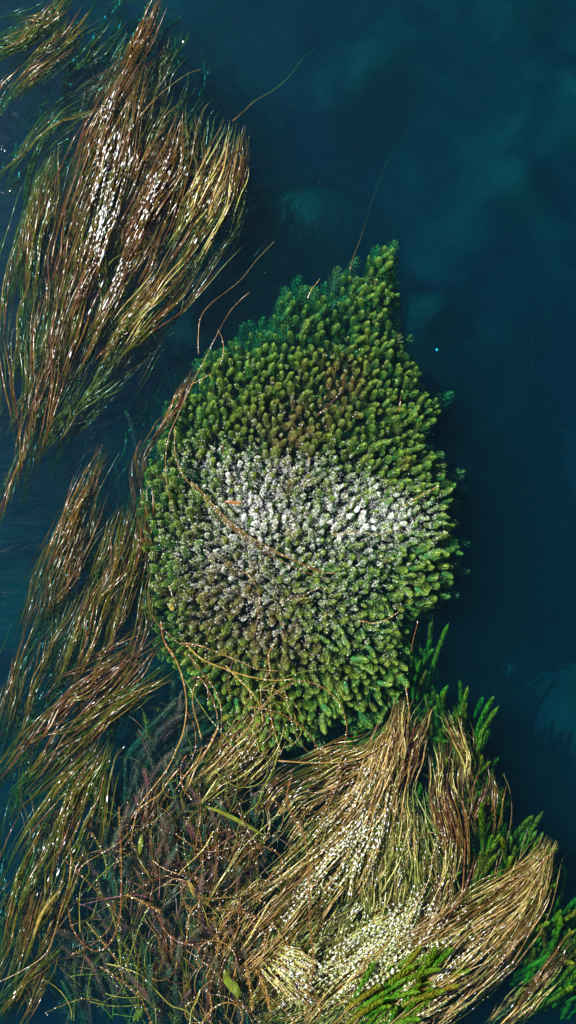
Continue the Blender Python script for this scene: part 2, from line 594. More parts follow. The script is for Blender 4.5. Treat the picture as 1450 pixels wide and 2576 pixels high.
rest_v, rest_f, rest_a, rest_t, o_ = [], [], [], [], 0
for n, d in enumerate(shoots):
    v, f, a = VAR[d['k']]
    R = np.array(d['R'])
    wv = (v * d['s']) @ R.T + np.array(d['p'])
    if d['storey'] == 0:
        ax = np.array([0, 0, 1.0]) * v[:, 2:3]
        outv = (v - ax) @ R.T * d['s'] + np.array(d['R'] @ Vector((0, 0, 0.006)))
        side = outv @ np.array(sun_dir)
        mat_world.append((wv + np.array(sun_dir) * 0.0015)[side > 0.003 * d['s']])  # only the sun-facing side gets painted glints
    if n < 300:
        o = mesh_obj('shoot', shoot_data(d['k'], d['tone'], 'shoot', VAR, 'shoot'), mat_root)
        o.matrix_local = Matrix.Translation(Vector(d['p']) - off) @ (d['R'].to_4x4() @ Matrix.Scale(d['s'], 4))
    else:
        rest_v.append(wv - np.array(off))
        rest_f.append(f + o_)
        rest_a.append(a * (1.0 - 0.7 * d['tone']))
        rest_t.append(np.full(len(a), d['tone'] * 0.9 + rng.uniform(-.1, .1)))
        o_ += len(v)
# the submerged understory of the cushion
LOWV = [shoot_mesh(9, 9, 0.14, 0.026, 0.004, 1.0, 0.0, 40 + s, 0.1) for s in range(3)]
for (x, y) in scatter(MAT, 21, 26000, seed=8):
    dx, dy = mat_dir(x, y)
    tilt = math.radians(rng.uniform(20, 80))
    v, f, a = LOWV[int(rng.integers(3))]
    z = -0.16 - 0.14 * rng.random()
    R = np.array(orient(dx, dy, tilt, rng.uniform(0, 6.28)))
    wv = v @ R.T + np.array(at(x - dx * 20, y - dy * 20, z))
    rest_v.append(wv - np.array(off))
    rest_f.append(f + o_)
    rest_a.append(a * 0.3)
    rest_t.append(np.full(len(a), rng.uniform(0, 0.6)))
    o_ += len(v)
ro = mesh_obj('shoots_between', tri_mesh('shoots_between', np.vstack(rest_v), np.vstack(rest_f), M['shoot'], True,
                                         {'tip': np.concatenate(rest_a), 'tone': np.concatenate(rest_t)}), mat_root)
tag(ro, kind='stuff')
print('shoots', len(shoots))

# ------------------------------------------------------------------ ribbon weed tufts
blade_pts = []                                   # where painted glints and leaf bits may sit: (xyz) of blades at the surface


def blade(parent, origin, chart, z, w, mat, name='blade', roll=None, arch=0.25, heap=None):
    P = at_np(chart, z)
    n = len(P)
    t = np.linspace(0, 1, n)
    wid = w * np.clip(np.minimum(0.55 + t * 2.2, 1.0), 0, 1) * np.clip((1 - t) * 4.5, 0.04, 1) ** 0.7
    if roll is None:
        roll = rng.normal(0, 0.35) + wiggle(n, 0.35, 2)
    v, f = ribbon(P, wid, roll, arch)
    if heap is not None:
        heap.setdefault(mat, []).append((v - np.array(origin), f))
        return
    o = mesh_obj(name, tri_mesh(name, v - np.array(origin), f, M[mat]), parent)
    ok = z > -0.004
    if ok.any():
        T = np.gradient(P, axis=0)
        T /= np.linalg.norm(T, axis=1)[:, None] + 1e-9
        blade_pts.append(np.hstack([P[ok] + np.array([0, 0, w * arch * 0.9]), T[ok]]))
    return o


GM = 'ribbon weed streaming along the left edge'


def tuft(label, group, spine, count, length, mats, zs=(-0.02, 0.012), deep=0.5, deep_z=(-0.17, -0.012), w=(0.0013, 0.0027), wig=4.5, cat='water plant', drift=0.35, name='ribbon_weed', rise=0.2, dens_k=2.3):
    sp = np.array(spine, float)
    S = smooth_path(sp, 80)                       # x, y, half width
    seg = np.linalg.norm(np.diff(S[:, :2], axis=0), axis=1)
    total = seg.sum()
    c0 = at(S[0, 0], S[0, 1], -0.1)
    root = empty(name, c0)
    tag(root, label, cat, group)
    T = np.gradient(S[:, :2], axis=0)
    T /= np.linalg.norm(T, axis=1)[:, None]
    Nn = np.stack([-T[:, 1], T[:, 0]], 1)
    done = 0
    heap = {}
    single = 0
    while done < count * (dens_k * 1.3 if group == GB else dens_k if group != GM else dens_k * 0.6):
        m = 1 if rng.random() < 0.25 else int(rng.integers(3, 8))       # a lock of blades sprung from one shoot, or a single blade
        lk_len = min(rng.uniform(*length), total * 0.98) / total
        t0 = rng.uniform(-0.05, max(0.0, 1 - lk_len * 0.8))
        if rng.random() < 0.25:
            t0 = max(0.0, 1 - lk_len) * rng.uniform(0.85, 1.0)
        u = float(np.clip(rng.normal(0, 0.72), -1.7, 1.7))
        dr = rng.normal(0, drift)
        ph = [rng.random() * 6.28, rng.random() * 6.28, rng.uniform(0.5, 1.3), rng.uniform(1.3, 2.2)]
        sunk = rng.random() < deep
        z_l = rng.uniform(*(deep_z if sunk else zs))
        mat_l = mats[int(rng.integers(len(mats)))]
        for b in range(m):
            ln = lk_len * rng.uniform(0.55, 1.08)
            ta = t0 + rng.uniform(0, 0.06)
            t1 = min(1.04, ta + ln)
            if t1 - ta < 0.08:
                continue
            n = max(9, int((t1 - ta) * total / 14))
            tt = np.linspace(ta, t1, n)
            idx = np.clip(tt, 0, 1) * 79
            bx = np.stack([np.interp(idx, np.arange(80), S[:, k]) for k in range(2)], 1)
            extra = (tt - np.clip(tt, 0, 1)) * total
            tg = np.stack([np.interp(idx, np.arange(80), T[:, k]) for k in range(2)], 1)
            bx = bx + tg * extra[:, None]
            nn = np.stack([np.interp(idx, np.arange(80), Nn[:, k]) for k in range(2)], 1)
            ww = np.interp(idx, np.arange(80), S[:, 2])
            s = (tt - ta) / max(lk_len, 0.1)
            flow = wig * (np.sin(6.28 * s * ph[2] + ph[0]) + 0.5 * np.sin(6.28 * s * ph[3] + ph[1])) * np.clip(s * 2, 0, 1)
            latt = (u + dr * (s - 0.5)) * ww + flow + rng.normal(0, 5.5) + rng.normal(0, 15) * s ** 1.4 + wiggle(n, wig * 0.28, 1.5)
            ch = bx + nn * latt[:, None]
            q = np.linspace(0, 1, n)
            z = z_l + rng.normal(0, 0.006) - rise * np.clip(1 - s / 0.35, 0, 1) ** 1.5 + wiggle(n, 0.014, 2.5)
            if rng.random() < 0.65:
                z = z - rng.uniform(0.04, 0.14) * np.clip((q - 0.6) * 2.5, 0, 1) ** 2
            mat = mat_l if rng.random() < 0.6 else mats[int(rng.integers(len(mats)))]
            blade(root, c0, ch, z, rng.uniform(*w), mat, heap=heap if sunk or single >= 280 else None)
            single += 0 if sunk else 1
            done += 1
    for mt, pl in heap.items():                   # blades too deep in the murk to tell apart
        v, f = join(pl)
        tag(mesh_obj('sunken_blades', tri_mesh('sunken_blades', v, f, M[mt]), root), kind='stuff')
    return root


BR, OL, ST, PU, GR = 'blade_brown', 'blade_olive', 'blade_straw', 'blade_purple', 'blade_green'
GU = 'ribbon weed streaming in the upper left'
GB = 'ribbon weed bundles in the lower bed'
tuft('narrow olive ribbon weed rising almost straight beside the left picture edge', GU, [(62, 1150, 22), (55, 960, 50), (55, 800, 52), (72, 650, 52), (108, 500, 40), (140, 390, 12)], 95, (160, 420), [BR, OL, OL, GR], deep=0.69)
tuft('long brown ribbon weed with a column of white sun glints, middle of the upper bed', GU, [(105, 1020, 28), (145, 860, 48), (185, 700, 62), (232, 540, 72), (275, 400, 66), (315, 280, 48), (350, 170, 25)], 190, (180, 480), [BR, BR, OL, PU], deep=0.56, zs=(-0.018, 0.016))
tuft('thick golden brown ribbon weed fanning to the right of the glinting column', GU, [(180, 990, 26), (235, 830, 48), (295, 690, 58), (365, 550, 64), (425, 425, 60), (465, 310, 32)], 180, (180, 450), [BR, OL, BR, PU], deep=0.52, zs=(-0.016, 0.02))
tuft('ribbon weed sweeping out over dark water, rightmost of the upper bed', GU, [(225, 960, 20), (305, 845, 36), (395, 735, 48), (475, 615, 48), (540, 490, 46), (588, 330, 20)], 140, (150, 420), [BR, OL, ST, BR], deep=0.50, zs=(-0.018, 0.016))
tuft('sparse sunken ribbon weed tips reaching the top of the upper bed', GU, [(330, 400, 60), (370, 280, 55), (405, 180, 55), (450, 80, 25)], 60, (90, 220), [BR, OL, PU], deep=0.99, deep_z=(-0.16, -0.03))
tuft('loose brown ribbon weed strand climbing toward the top edge', GU, [(195, 400, 22), (245, 290, 25), (300, 190, 20), (350, 100, 14), (395, 5, 8)], 42, (120, 300), [BR, PU, BR], deep=0.64, deep_z=(-0.12, -0.02))
tuft('brown green ribbon weed crossing the top left corner', GU, [(-30, 170, 60), (70, 105, 42), (130, 55, 30), (180, -10, 20)], 70, (110, 260), [BR, OL, GR], deep=0.64, deep_z=(-0.15, -0.02))
tuft('yellowish ribbon weed strand below the corner clump', GU, [(-30, 330, 22), (45, 220, 26), (120, 150, 28), (190, 90, 24), (230, 40, 12)], 42, (110, 260), [OL, OL, BR], deep=0.79, deep_z=(-0.18, -0.02))
tuft('ribbon weed strand in blue green water along the upper left edge', GU, [(-30, 480, 26), (60, 400, 30), (140, 300, 35), (220, 235, 40), (300, 170, 40), (375, 60, 30)], 60, (90, 240), [OL, OL, PU], deep=0.99, deep_z=(-0.3, -0.05))
tuft('sunken bed of faint green ribbon weed behind the upper bed', GU, [(60, 520, 70), (150, 400, 90), (240, 250, 110), (330, 120, 120), (400, 20, 90)], 110, (60, 190), [OL, GR, OL], deep=1.00, deep_z=(-0.6, -0.25), w=(0.004, 0.008))
tuft('dusky green and purple ribbon weed lying just under the upper bed', GU, [(70, 1120, 70), (150, 930, 110), (215, 740, 150), (300, 560, 170), (390, 400, 140), (450, 260, 70)], 330, (120, 360), [GR, PU, OL, GR], deep=1.0, deep_z=(-0.13, -0.02), w=(0.0018, 0.0034))
tuft('dusky ribbon weed lying just under the clumps along the left edge', GM, [(20, 2560, 90), (60, 2250, 120), (110, 1950, 130), (190, 1680, 120), (270, 1450, 90), (330, 1280, 40)], 330, (120, 360), [GR, PU, OL, PU], deep=1.0, deep_z=(-0.22, -0.05), w=(0.0018, 0.0034))
tuft('brown ribbon weed strand entering from the left edge below the upper bed', GM, [(-30, 1420, 26), (30, 1260, 30), (72, 1110, 24), (100, 990, 22), (125, 900, 15)], 60, (140, 360), [BR, PU, BR, OL], deep=0.59)
tuft('sunken purple tipped ribbon weed trailing below the upper bed', GM, [(110, 1220, 40), (190, 1080, 55), (270, 930, 60), (340, 800, 50), (400, 720, 25)], 90, (100, 260), [PU, PU, OL], deep=1.00, deep_z=(-0.28, -0.05))
tuft('barely visible weed streaks sunk in the channel left of the cushion', GM, [(60, 1960, 70), (160, 1700, 90), (230, 1450, 80), (300, 1250, 70), (360, 1080, 50), (430, 880, 40)], 130, (60, 200), [OL, GR, PU], deep=1.0, deep_z=(-0.55, -0.2))
tuft('rusty ribbon weed clump with thin forked tips on dark water', GM, [(15, 1900, 40), (62, 1680, 62), (112, 1520, 56), (165, 1380, 44), (210, 1250, 28), (252, 1150, 10)], 150, (160, 430), [BR, PU, BR, OL], deep=0.54)
tuft('olive ribbon weed clump between the rusty clump and the strands beside the cushion', GM, [(120, 1800, 36), (185, 1620, 50), (235, 1490, 38), (275, 1380, 26), (305, 1270, 10)], 100, (140, 360), [OL, BR, PU, OL], deep=0.59)
tuft('slender golden ribbon weed standing along the left side of the green cushion', GM, [(165, 1820, 26), (245, 1690, 44), (305, 1550, 50), (345, 1410, 30), (358, 1290, 18)], 150, (140, 380), [OL, BR, OL, BR], deep=0.44, w=(0.0013, 0.0024))
tuft('wispy rust ribbon weed trailing up the upper left flank of the cushion', GM, [(345, 1380, 14), (352, 1270, 16), (365, 1180, 20), (410, 1085, 16), (450, 1010, 9), (480, 940, 4)], 36, (100, 260), [PU, BR, BR], deep=0.69, deep_z=(-0.1, -0.02), w=(0.002, 0.0034))
tuft('brown ribbon weed slanting up right from the left edge with white glints', GM, [(-30, 2030, 45), (75, 1900, 58), (180, 1790, 56), (280, 1705, 40), (385, 1600, 12)], 140, (150, 400), [BR, OL, BR, PU], deep=0.46, zs=(-0.018, 0.016))
tuft('olive brown ribbon weed slanting beneath it toward the dark gap', GM, [(-10, 2080, 45), (110, 1960, 52), (215, 1860, 46), (310, 1765, 26), (412, 1690, 8)], 110, (150, 400), [OL, BR, GR], deep=0.54)
tuft('broad fresh green and gold ribbon weed clump at the lower left', GM, [(-5, 2560, 55), (35, 2420, 66), (78, 2280, 78), (130, 2130, 74), (195, 2000, 56), (262, 1885, 18)], 240, (170, 420), [GR, OL, GR, BR, BR], deep=0.44, zs=(-0.016, 0.02))
tuft('sparse ribbon weed tips in the bottom left corner', GM, [(-20, 2640, 45), (50, 2540, 40), (105, 2460, 30), (152, 2380, 10)], 45, (120, 300), [BR, OL, GR], deep=0.49)
tuft('straw coloured ribbon bundle just below the green cushion with bright streaks', GB, [(465, 2040, 18), (530, 1965, 38), (590, 1900, 44), (650, 1830, 34), (700, 1755, 10)], 110, (110, 300), [ST, OL, BR], deep=0.25, zs=(-0.018, 0.016))
tuft('heavy wheat coloured ribbon weed sheaf sweeping down left through the sunlit bed', GB, [(540, 2500, 70), (670, 2340, 100), (810, 2190, 86), (893, 2085, 58), (948, 1975, 36), (985, 1870, 26), (1000, 1785, 6)], 280, (180, 460), [ST, ST, OL, BR], deep=0.25, zs=(-0.012, 0.03), w=(0.0011, 0.0023))
tuft('golden ribbon weed fanning left from the top of the wheat sheaf', GB, [(660, 2110, 45), (745, 2010, 52), (840, 1955, 46), (925, 1912, 30), (990, 1850, 12)], 130, (120, 320), [ST, BR, OL], deep=0.25, w=(0.0011, 0.0023), zs=(-0.018, 0.016))
tuft('thin brown ribbons arching right of the wheat sheaf', GB, [(990, 2090, 16), (1012, 1940, 22), (1045, 1850, 16), (1085, 1780, 8)], 34, (120, 280), [BR, ST, PU], deep=0.3)
tuft('orange brown ribbon weed rising in front of the green foxtails', GB, [(985, 2500, 32), (1070, 2345, 36), (1125, 2225, 30), (1132, 2105, 22), (1105, 1995, 14), (1118, 1880, 7)], 100, (140, 380), [ST, BR, BR], deep=0.3, deep_z=(-0.1, -0.02), w=(0.0011, 0.0023))
tuft('short tan ribbon weed curl among the highest foxtails', GB, [(1205, 2180, 10), (1190, 2090, 14), (1165, 1990, 16), (1172, 1900, 12), (1130, 1800, 5)], 44, (90, 240), [ST, BR, OL], deep=0.4, deep_z=(-0.08, -0.02))
tuft('tan ribbon weed plume sweeping to the right across the bottom', GB, [(830, 2660, 70), (985, 2540, 95), (1115, 2440, 90), (1230, 2335, 72), (1325, 2235, 42), (1382, 2140, 8)], 260, (170, 430), [ST, BR, ST, OL], deep=0.25, zs=(-0.012, 0.03), w=(0.0011, 0.0023))
tuft('pale submerged ribbons carpeting the sunlit bottom bed', GB, [(700, 2640, 130), (800, 2470, 170), (900, 2310, 150), (950, 2150, 110), (985, 1980, 50)], 620, (120, 320), [ST, GR, GR, ST], deep=0.9, deep_z=(-0.035, -0.004), w=(0.0012, 0.0024))
tuft('yellow green ribbon weed between the wheat sheaf and the bottom plume', GB, [(620, 2620, 70), (770, 2520, 75), (895, 2425, 72), (1000, 2340, 46), (1060, 2250, 14)], 220, (140, 360), [ST, OL, GR, GR], deep=0.3, zs=(-0.016, 0.02), w=(0.0011, 0.0023))
tuft('stiff straw fan of ribbons pointing to the bottom centre', GB, [(640, 2385, 10), (690, 2420, 22), (740, 2455, 30), (790, 2500, 34)], 40, (90, 200), [ST, ST, BR], deep=0.1, zs=(0.02, 0.04), w=(0.002, 0.0035))
tuft('brown ribbon weed strands in the bottom right corner', GB, [(1230, 2620, 20), (1310, 2520, 24), (1380, 2440, 18), (1430, 2370, 8)], 36, (100, 260), [BR, ST, PU], deep=0.4)
tuft('thin brown strands combed through the dark foxtail bank on the right', GB, [(1060, 2400, 30), (1130, 2270, 45), (1190, 2130, 50), (1225, 2010, 35), (1235, 1920, 12)], 34, (110, 320), [BR, PU, OL], deep=0.6, deep_z=(-0.12, -0.03))
tuft('purple brown tangled ribbons sunk in the lower centre', GB, [(330, 2640, 70), (345, 2450, 90), (350, 2280, 90), (380, 2110, 80), (430, 1960, 40)], 130, (120, 320), [PU, PU, BR, GR], deep=0.85, deep_z=(-0.22, -0.015), wig=9, drift=0.6, w=(0.0012, 0.0026))
tuft('crossing brown ribbons on the shaded bed beside the wheat sheaf', GB, [(560, 2640, 60), (545, 2450, 80), (540, 2290, 80), (545, 2130, 80), (575, 1980, 45)], 150, (110, 320), [BR, PU, OL, GR], deep=0.75, deep_z=(-0.18, -0.01), wig=11, drift=0.7, w=(0.0012, 0.0024))

# ------------------------------------------------------------------ foxtail weed on the right, feather weed in the centre
FOX = [shoot_mesh(30, 10, L, R, 0.0034, 0.15, 0.0, 60 + s, bd) for s, (L, R, bd) in enumerate([(0.20, 0.0135, 0.15), (0.26, 0.0145, -0.12), (0.16, 0.015, 0.3), (0.30, 0.013, 0.22)])]
FEA = [shoot_mesh(26, 7, L * 1.15, R * 0.5, 0.0014, 1.0, 0.0, 80 + s, bd) for s, (L, R, bd) in enumerate([(0.26, 0.03, 0.2), (0.32, 0.026, -0.2), (0.2, 0.034, 0.3)])]


def plant(name, label, group, src, nm, mname, spots, z, ang, tilt=(62, 84), part='shoot', tone=(0, 0.6)):
    base = at(*spots[0], -0.3)
    root = empty(name, base)
    tag(root, label, 'water plant', group)
    for (x, y) in spots:
        k = int(rng.integers(len(src)))
        a = math.radians(ang(x, y) + rng.normal(0, 11))
        d = (math.cos(a), -math.sin(a))
        o = mesh_obj(part, shoot_data(k, rng.uniform(*tone), mname, src, nm), root)
        R = orient(d[0], d[1], math.radians(rng.uniform(*tilt)), rng.uniform(0, 6.28))
        p = Vector(at(x, y, rng.uniform(*z)))
        s = rng.uniform(0.6, 1.0)
        o.matrix_local = Matrix.Translation(p - Vector(base)) @ (R.to_4x4() @ Matrix.Scale(s, 4))
    return root


GF = 'green foxtail weed on the right flank'


def spots_in(poly, n, seed):
    s = scatter(poly, 7.5, 10000, seed)
    random.Random(seed).shuffle(s)
    return s[:int(n * 3.4)]


up = lambda x, y: 84 - (y - 1900) * 0.02
plant('foxtail_weed', 'dim foxtail weed hanging in shade under the right edge of the cushion', GF, FOX, 'foxtail', 'foxtail', spots_in([(1010, 1700), (1080, 1690), (1115, 1830), (1105, 1960), (1020, 1900)], 26, 1), (-0.3, -0.12), lambda x, y: 98)
plant('foxtail_weed', 'upright foxtail weed with bright rounded tips beside dark water', GF, FOX, 'foxtail', 'foxtail', spots_in([(1080, 1860), (1150, 1850), (1200, 1960), (1215, 2080), (1120, 2060)], 30, 2), (-0.24, -0.1), lambda x, y: 88)
plant('foxtail_weed', 'lone foxtail weed spikes standing out over deep blue water', GF, FOX, 'foxtail', 'foxtail', [(1228, 1935), (1248, 1990), (1258, 2050)], (-0.36, -0.26), lambda x, y: 102)
plant('foxtail_weed', 'middle foxtail weed clump behind the orange brown ribbons', GF, FOX, 'foxtail', 'foxtail', spots_in([(1130, 2080), (1240, 2080), (1290, 2190), (1270, 2290), (1140, 2250)], 34, 3), (-0.22, -0.08), lambda x, y: 84)
plant('foxtail_weed', 'foxtail weed with tips leaning right at the edge of the bed', GF, FOX, 'foxtail', 'foxtail', spots_in([(1230, 2220), (1300, 2180), (1350, 2300), (1330, 2400), (1230, 2370)], 34, 4), (-0.22, -0.08), lambda x, y: 66)
plant('foxtail_weed', 'foxtail weed behind the bottom plume, nearest the right corner', GF, FOX, 'foxtail', 'foxtail', spots_in([(1270, 2420), (1370, 2330), (1430, 2400), (1440, 2520), (1300, 2570)], 38, 5), (-0.24, -0.1), lambda x, y: 58)
plant('foxtail_weed', 'foxtail weed cut by the right picture edge at the bottom', GF, FOX, 'foxtail', 'foxtail', spots_in([(1380, 2380), (1480, 2300), (1500, 2500), (1420, 2576), (1360, 2500)], 30, 21), (-0.25, -0.08), lambda x, y: 66)
plant('foxtail_weed', 'bright green foxtail weed pushing through the sunlit bottom bed', GF, FOX, 'foxtail', 'foxtail', spots_in([(870, 2520), (1010, 2440), (1060, 2480), (1000, 2600), (860, 2620)], 26, 6), (-0.07, -0.01), lambda x, y: 50)
plant('foxtail_weed', 'green foxtail weed filling the shaded middle of the bed right of the wheat sheaf', GF, FOX, 'foxtail', 'foxtail', spots_in([(960, 2120), (1090, 2040), (1110, 2200), (1040, 2320), (950, 2260)], 30, 7), (-0.24, -0.1), lambda x, y: 70)
plant('foxtail_weed', 'dark foxtail weed lying between cushion and wheat sheaf', GF, FOX, 'foxtail', 'foxtail', spots_in([(760, 1950), (900, 1850), (1000, 1830), (960, 1910), (820, 1970)], 22, 9), (-0.3, -0.12), lambda x, y: 25)
GFE = 'feathery weed sunk in the lower centre'
plant('feather_weed', 'dim teal feathery weed sunk in the dark gap left below the cushion', GFE, FEA, 'feather', 'feather', spots_in([(300, 1900), (400, 1830), (480, 1820), (470, 1960), (330, 2010)], 26, 11), (-0.3, -0.1), lambda x, y: 55)
plant('feather_weed', 'rosy brown feathery weed plumes under the centre tangle', GFE, FEA, 'feather', 'feather', spots_in([(240, 2050), (420, 2000), (430, 2260), (260, 2340)], 44, 12), (-0.26, -0.06), lambda x, y: 80, tone=(0.2, 1.0))
plant('feather_weed', 'faint teal feathery weed in the bottom left dark water', GFE, FEA, 'feather', 'feather', spots_in([(180, 2380), (340, 2380), (370, 2560), (160, 2600)], 40, 13), (-0.3, -0.1), lambda x, y: 100)
plant('feather_weed', 'brownish feathery weed under the crossing brown ribbons', GFE, FEA, 'feather', 'feather', spots_in([(440, 2080), (650, 2040), (660, 2330), (450, 2380)], 60, 14), (-0.26, -0.06), lambda x, y: 92, tone=(0.2, 1.0))
plant('feather_weed', 'mottled feathery weed along the bottom centre edge', GFE, FEA, 'feather', 'feather', spots_in([(380, 2400), (640, 2400), (660, 2600), (380, 2600)], 56, 15), (-0.24, -0.05), lambda x, y: 95, tone=(0.2, 0.9))
plant('feather_weed', 'faint green weed tips sunk in the channel left of the cushion', GFE, FEA, 'feather', 'feather', [(355, 1250), (372, 1240), (290, 1370), (305, 1385), (330, 1395), (345, 1700), (300, 1330)], (-0.42, -0.2), lambda x, y: 85)

# ------------------------------------------------------------------ single stems, twigs and strands
WH = {}


def whorl_mesh(mat, R, n, seed):
    r = np.random.default_rng(seed)
    V, F, o = [], [], 0
    for k in range(n):
        a = 2 * math.pi * k / n + r.normal(0, 0.15)
        d = np.array([math.cos(a), math.sin(a), 0])
        s = np.array([-math.sin(a), math.cos(a), 0])
        L = R * r.uniform(0.75, 1.15)
        w = R * 0.14
        p1 = d * L * 0.55 + np.array([0, 0, L * 0.12])
        p2 = d * L + np.array([0, 0, L * 0.5])
        V += [d * 0.001 - s * w * 0.6, d * 0.001 + s * w * 0.6, p1 - s * w, p1 + s * w, p2]
        F += [(o, o + 1, o + 3), (o, o + 3, o + 2), (o + 2, o + 3, o + 4)]
        o += 5
    return tri_mesh('leaf_whorl', np.array(V), np.array(F), M[mat])


stem_tops = []


def stem(name, label, path, r, mat, z=(0.01, 0.01), whorls=None, wmat='whorl_brown', wr=0.010, cat='stem', group=None, flat=False, taper=0.5, dip=0.006, sparkle=1.0):
    n = max(10, int(len(path) * 9))
    ch = smooth_path(path, n)
    t = np.linspace(0, 1, n)
    zz = z[0] + (z[1] - z[0]) * t + wiggle(n, dip, 2.5)
    P = at_np(ch, zz)
    c0 = P[0].copy()
    r = r * 0.62
    rad = r * (1 - taper * t)
    v, f = ribbon(P, rad, wiggle(n, 0.5, 2), 0.35) if flat else tube(P, rad, 7)
    if whorls is None:
        o = mesh_obj(name, tri_mesh(name, v - c0, f, M[mat]))
        o.location = c0
        tag(o, label, cat, group)
        root = o
    else:
        root = empty(name, c0)
        tag(root, label, cat, group)
        mesh_obj('stalk', tri_mesh('stalk', v - c0, f, M[mat]), root)
        T, S, U = frames(P)
        ln = np.concatenate([[0], np.cumsum(np.linalg.norm(np.diff(P, axis=0), axis=1))])
        m = max(3, int(ln[-1] / whorls))
        key = (wmat, round(wr, 4))
        if key not in WH:
            WH[key] = [whorl_mesh(wmat, wr, 7, s) for s in range(3)]
        for q in np.linspace(0.02, 0.99, m):
            k = int(np.searchsorted(ln, q * ln[-1]))
            k = min(k, n - 1)
            o = mesh_obj('leaf_whorl', WH[key][int(rng.integers(3))], root)
            R = Vector(T[k]).to_track_quat('Z', 'Y').to_matrix().to_4x4()
            o.matrix_local = Matrix.Translation(Vector(P[k] - c0)) @ R @ Matrix.Rotation(rng.uniform(0, 6.28), 4, 'Z') @ Matrix.Scale(rng.uniform(0.7, 1.2), 4)
    if sparkle:  # surface points where glints get painted on the stem
        top = P[zz > -0.002] + np.array([0, 0, r * 0.9])
        stem_tops.append((top, sparkle, wr if whorls else r))
    return root


stem('leafy_stem', 'rust brown stem bent into a large U in the lower centre', [(300, 2030), (303, 2100), (306, 2180), (305, 2260), (300, 2320), (275, 2376), (238, 2393), (202, 2366), (178, 2322), (172, 2260), (178, 2215)], 0.0042, 'stem_rust', (0.02, 0.0), 0.016, 'whorl_brown', 0.011)
stem('leafy_stem', 'yellow green beaded stem standing inside the U bent stem', [(202, 2345), (200, 2270), (206, 2225), (224, 2195), (220, 2165), (210, 2120)], 0.0032, 'stem_green', (0.005, -0.02), 0.018, 'whorl_green', 0.009)
stem('ribbon_strand', 'brown strand arching from the U bent stem up to the right', [(170, 2250), (185, 2205), (215, 2172), (260, 2145), (310, 2112), (340, 2065), (352, 1985)], 0.0042, 'stem_brown', (0.0, 0.025), flat=True)
stem('ribbon_strand', 'thin brown strand reaching down left from the U bent stem', [(180, 2155), (172, 2230), (150, 2300), (140, 2340), (115, 2400), (60, 2440), (-10, 2475)], 0.0034, 'stem_gold', (0.0, 0.03), flat=True)
stem('long_stem', 'long golden stem curving from the red shoot down past the dark gap', [(418, 1625), (435, 1645), (453, 1685), (465, 1730), (470, 1779), (462, 1840), (444, 1888), (420, 1937), (393, 1973), (362, 2012), (330, 2060)], 0.0052, 'stem_gold', (0.03, 0.02), taper=0.2)
stem('red_shoot', 'short dark red stem at the lower left corner of the cushion', [(405, 1565), (411, 1605), (425, 1634), (448, 1670)], 0.0055, 'stem_rust', (0.035, 0.03), taper=0.1)
stem('twig', 'small pale twig at the root of the red shoot', [(383, 1548), (395, 1568), (418, 1590), (456, 1621), (493, 1626)], 0.004, 'stem_brown', (0.03, 0.035))
stem('long_stem', 'straight lime green stem crossing below the cushion', [(455, 1690), (471, 1721), (520, 1797), (547, 1831), (584, 1878)], 0.0032, 'stem_green', (0.02, 0.03))
stem('ribbon_strand', 'glossy pale ribbon hanging from the crossing stems below the cushion', [(549, 1830), (526, 1879), (499, 1913), (468, 1949), (440, 1990)], 0.0065, 'stem_gold', (0.03, 0.01), flat=True)
stem('ribbon_strand', 'brown ribbon looping over the lower left of the cushion', [(483, 1708), (500, 1704), (516, 1722), (532, 1752), (545, 1791), (550, 1831)], 0.005, 'stem_brown', (0.035, 0.03), flat=True)
stem('ribbon_strand', 'beaded brown ribbon leaving the cushion beside the looping one', [(474, 1645), (508, 1691), (538, 1731), (553, 1767), (558, 1806), (556, 1850)], 0.0048, 'stem_brown', (0.035, 0.03), flat=True)
stem('ribbon_strand', 'long brown ribbon lying along the bottom of the cushion, upper of two', [(456, 1618), (493, 1622), (544, 1640), (600, 1663), (650, 1684), (700, 1688)], 0.005, 'stem_brown', (0.04, 0.045), flat=True)
stem('ribbon_strand', 'long golden ribbon lying along the bottom of the cushion, lower of two', [(471, 1624), (508, 1658), (569, 1684), (629, 1703), (690, 1712), (740, 1708)], 0.0045, 'stem_gold', (0.04, 0.045), flat=True)
stem('ribbon_strand', 'yellow ribbon curving down from the cushion into the straw bundle', [(569, 1676), (599, 1708), (632, 1740), (655, 1778), (662, 1815)], 0.005, 'stem_gold', (0.045, 0.035), flat=True)
stem('ribbon_strand', 'pale forked ribbon rising on the lower cushion', [(690, 1622), (678, 1640), (676, 1670), (680, 1690), (665, 1710)], 0.004, 'stem_gold', (0.045, 0.045), flat=True)
stem('leafy_stem', 'brown stem arching like a bow over the bottom of the cushion', [(640, 1800), (672, 1765), (706, 1735), (752, 1714), (795, 1722), (830, 1742), (858, 1775), (871, 1815), (872, 1850), (862, 1895), (850, 1940), (835, 1990), (810, 2045)], 0.0045, 'stem_brown', (0.045, 0.035), 0.03, 'whorl_brown', 0.009)
stem('leafy_stem', 'rusty stem slanting under the bow shaped stem', [(630, 1778), (675, 1786), (715, 1800), (758, 1826), (780, 1850), (800, 1885)], 0.006, 'stem_brown', (0.042, 0.02), 0.02, 'whorl_brown', 0.010)
stem('long_stem', 'straight tan stalk lying across the dark gap above the wheat sheaf', [(700, 1914), (770, 1919), (850, 1919), (900, 1910), (935, 1893), (968, 1868)], 0.0048, 'stem_gold', (0.035, 0.03))
stem('leafy_stem', 'beaded olive stem descending from the straw bundle', [(702, 1885), (690, 1930), (662, 1985), (650, 2020), (618, 2050), (610, 2075)], 0.004, 'stem_green', (0.03, 0.03), 0.018, 'whorl_green', 0.012)
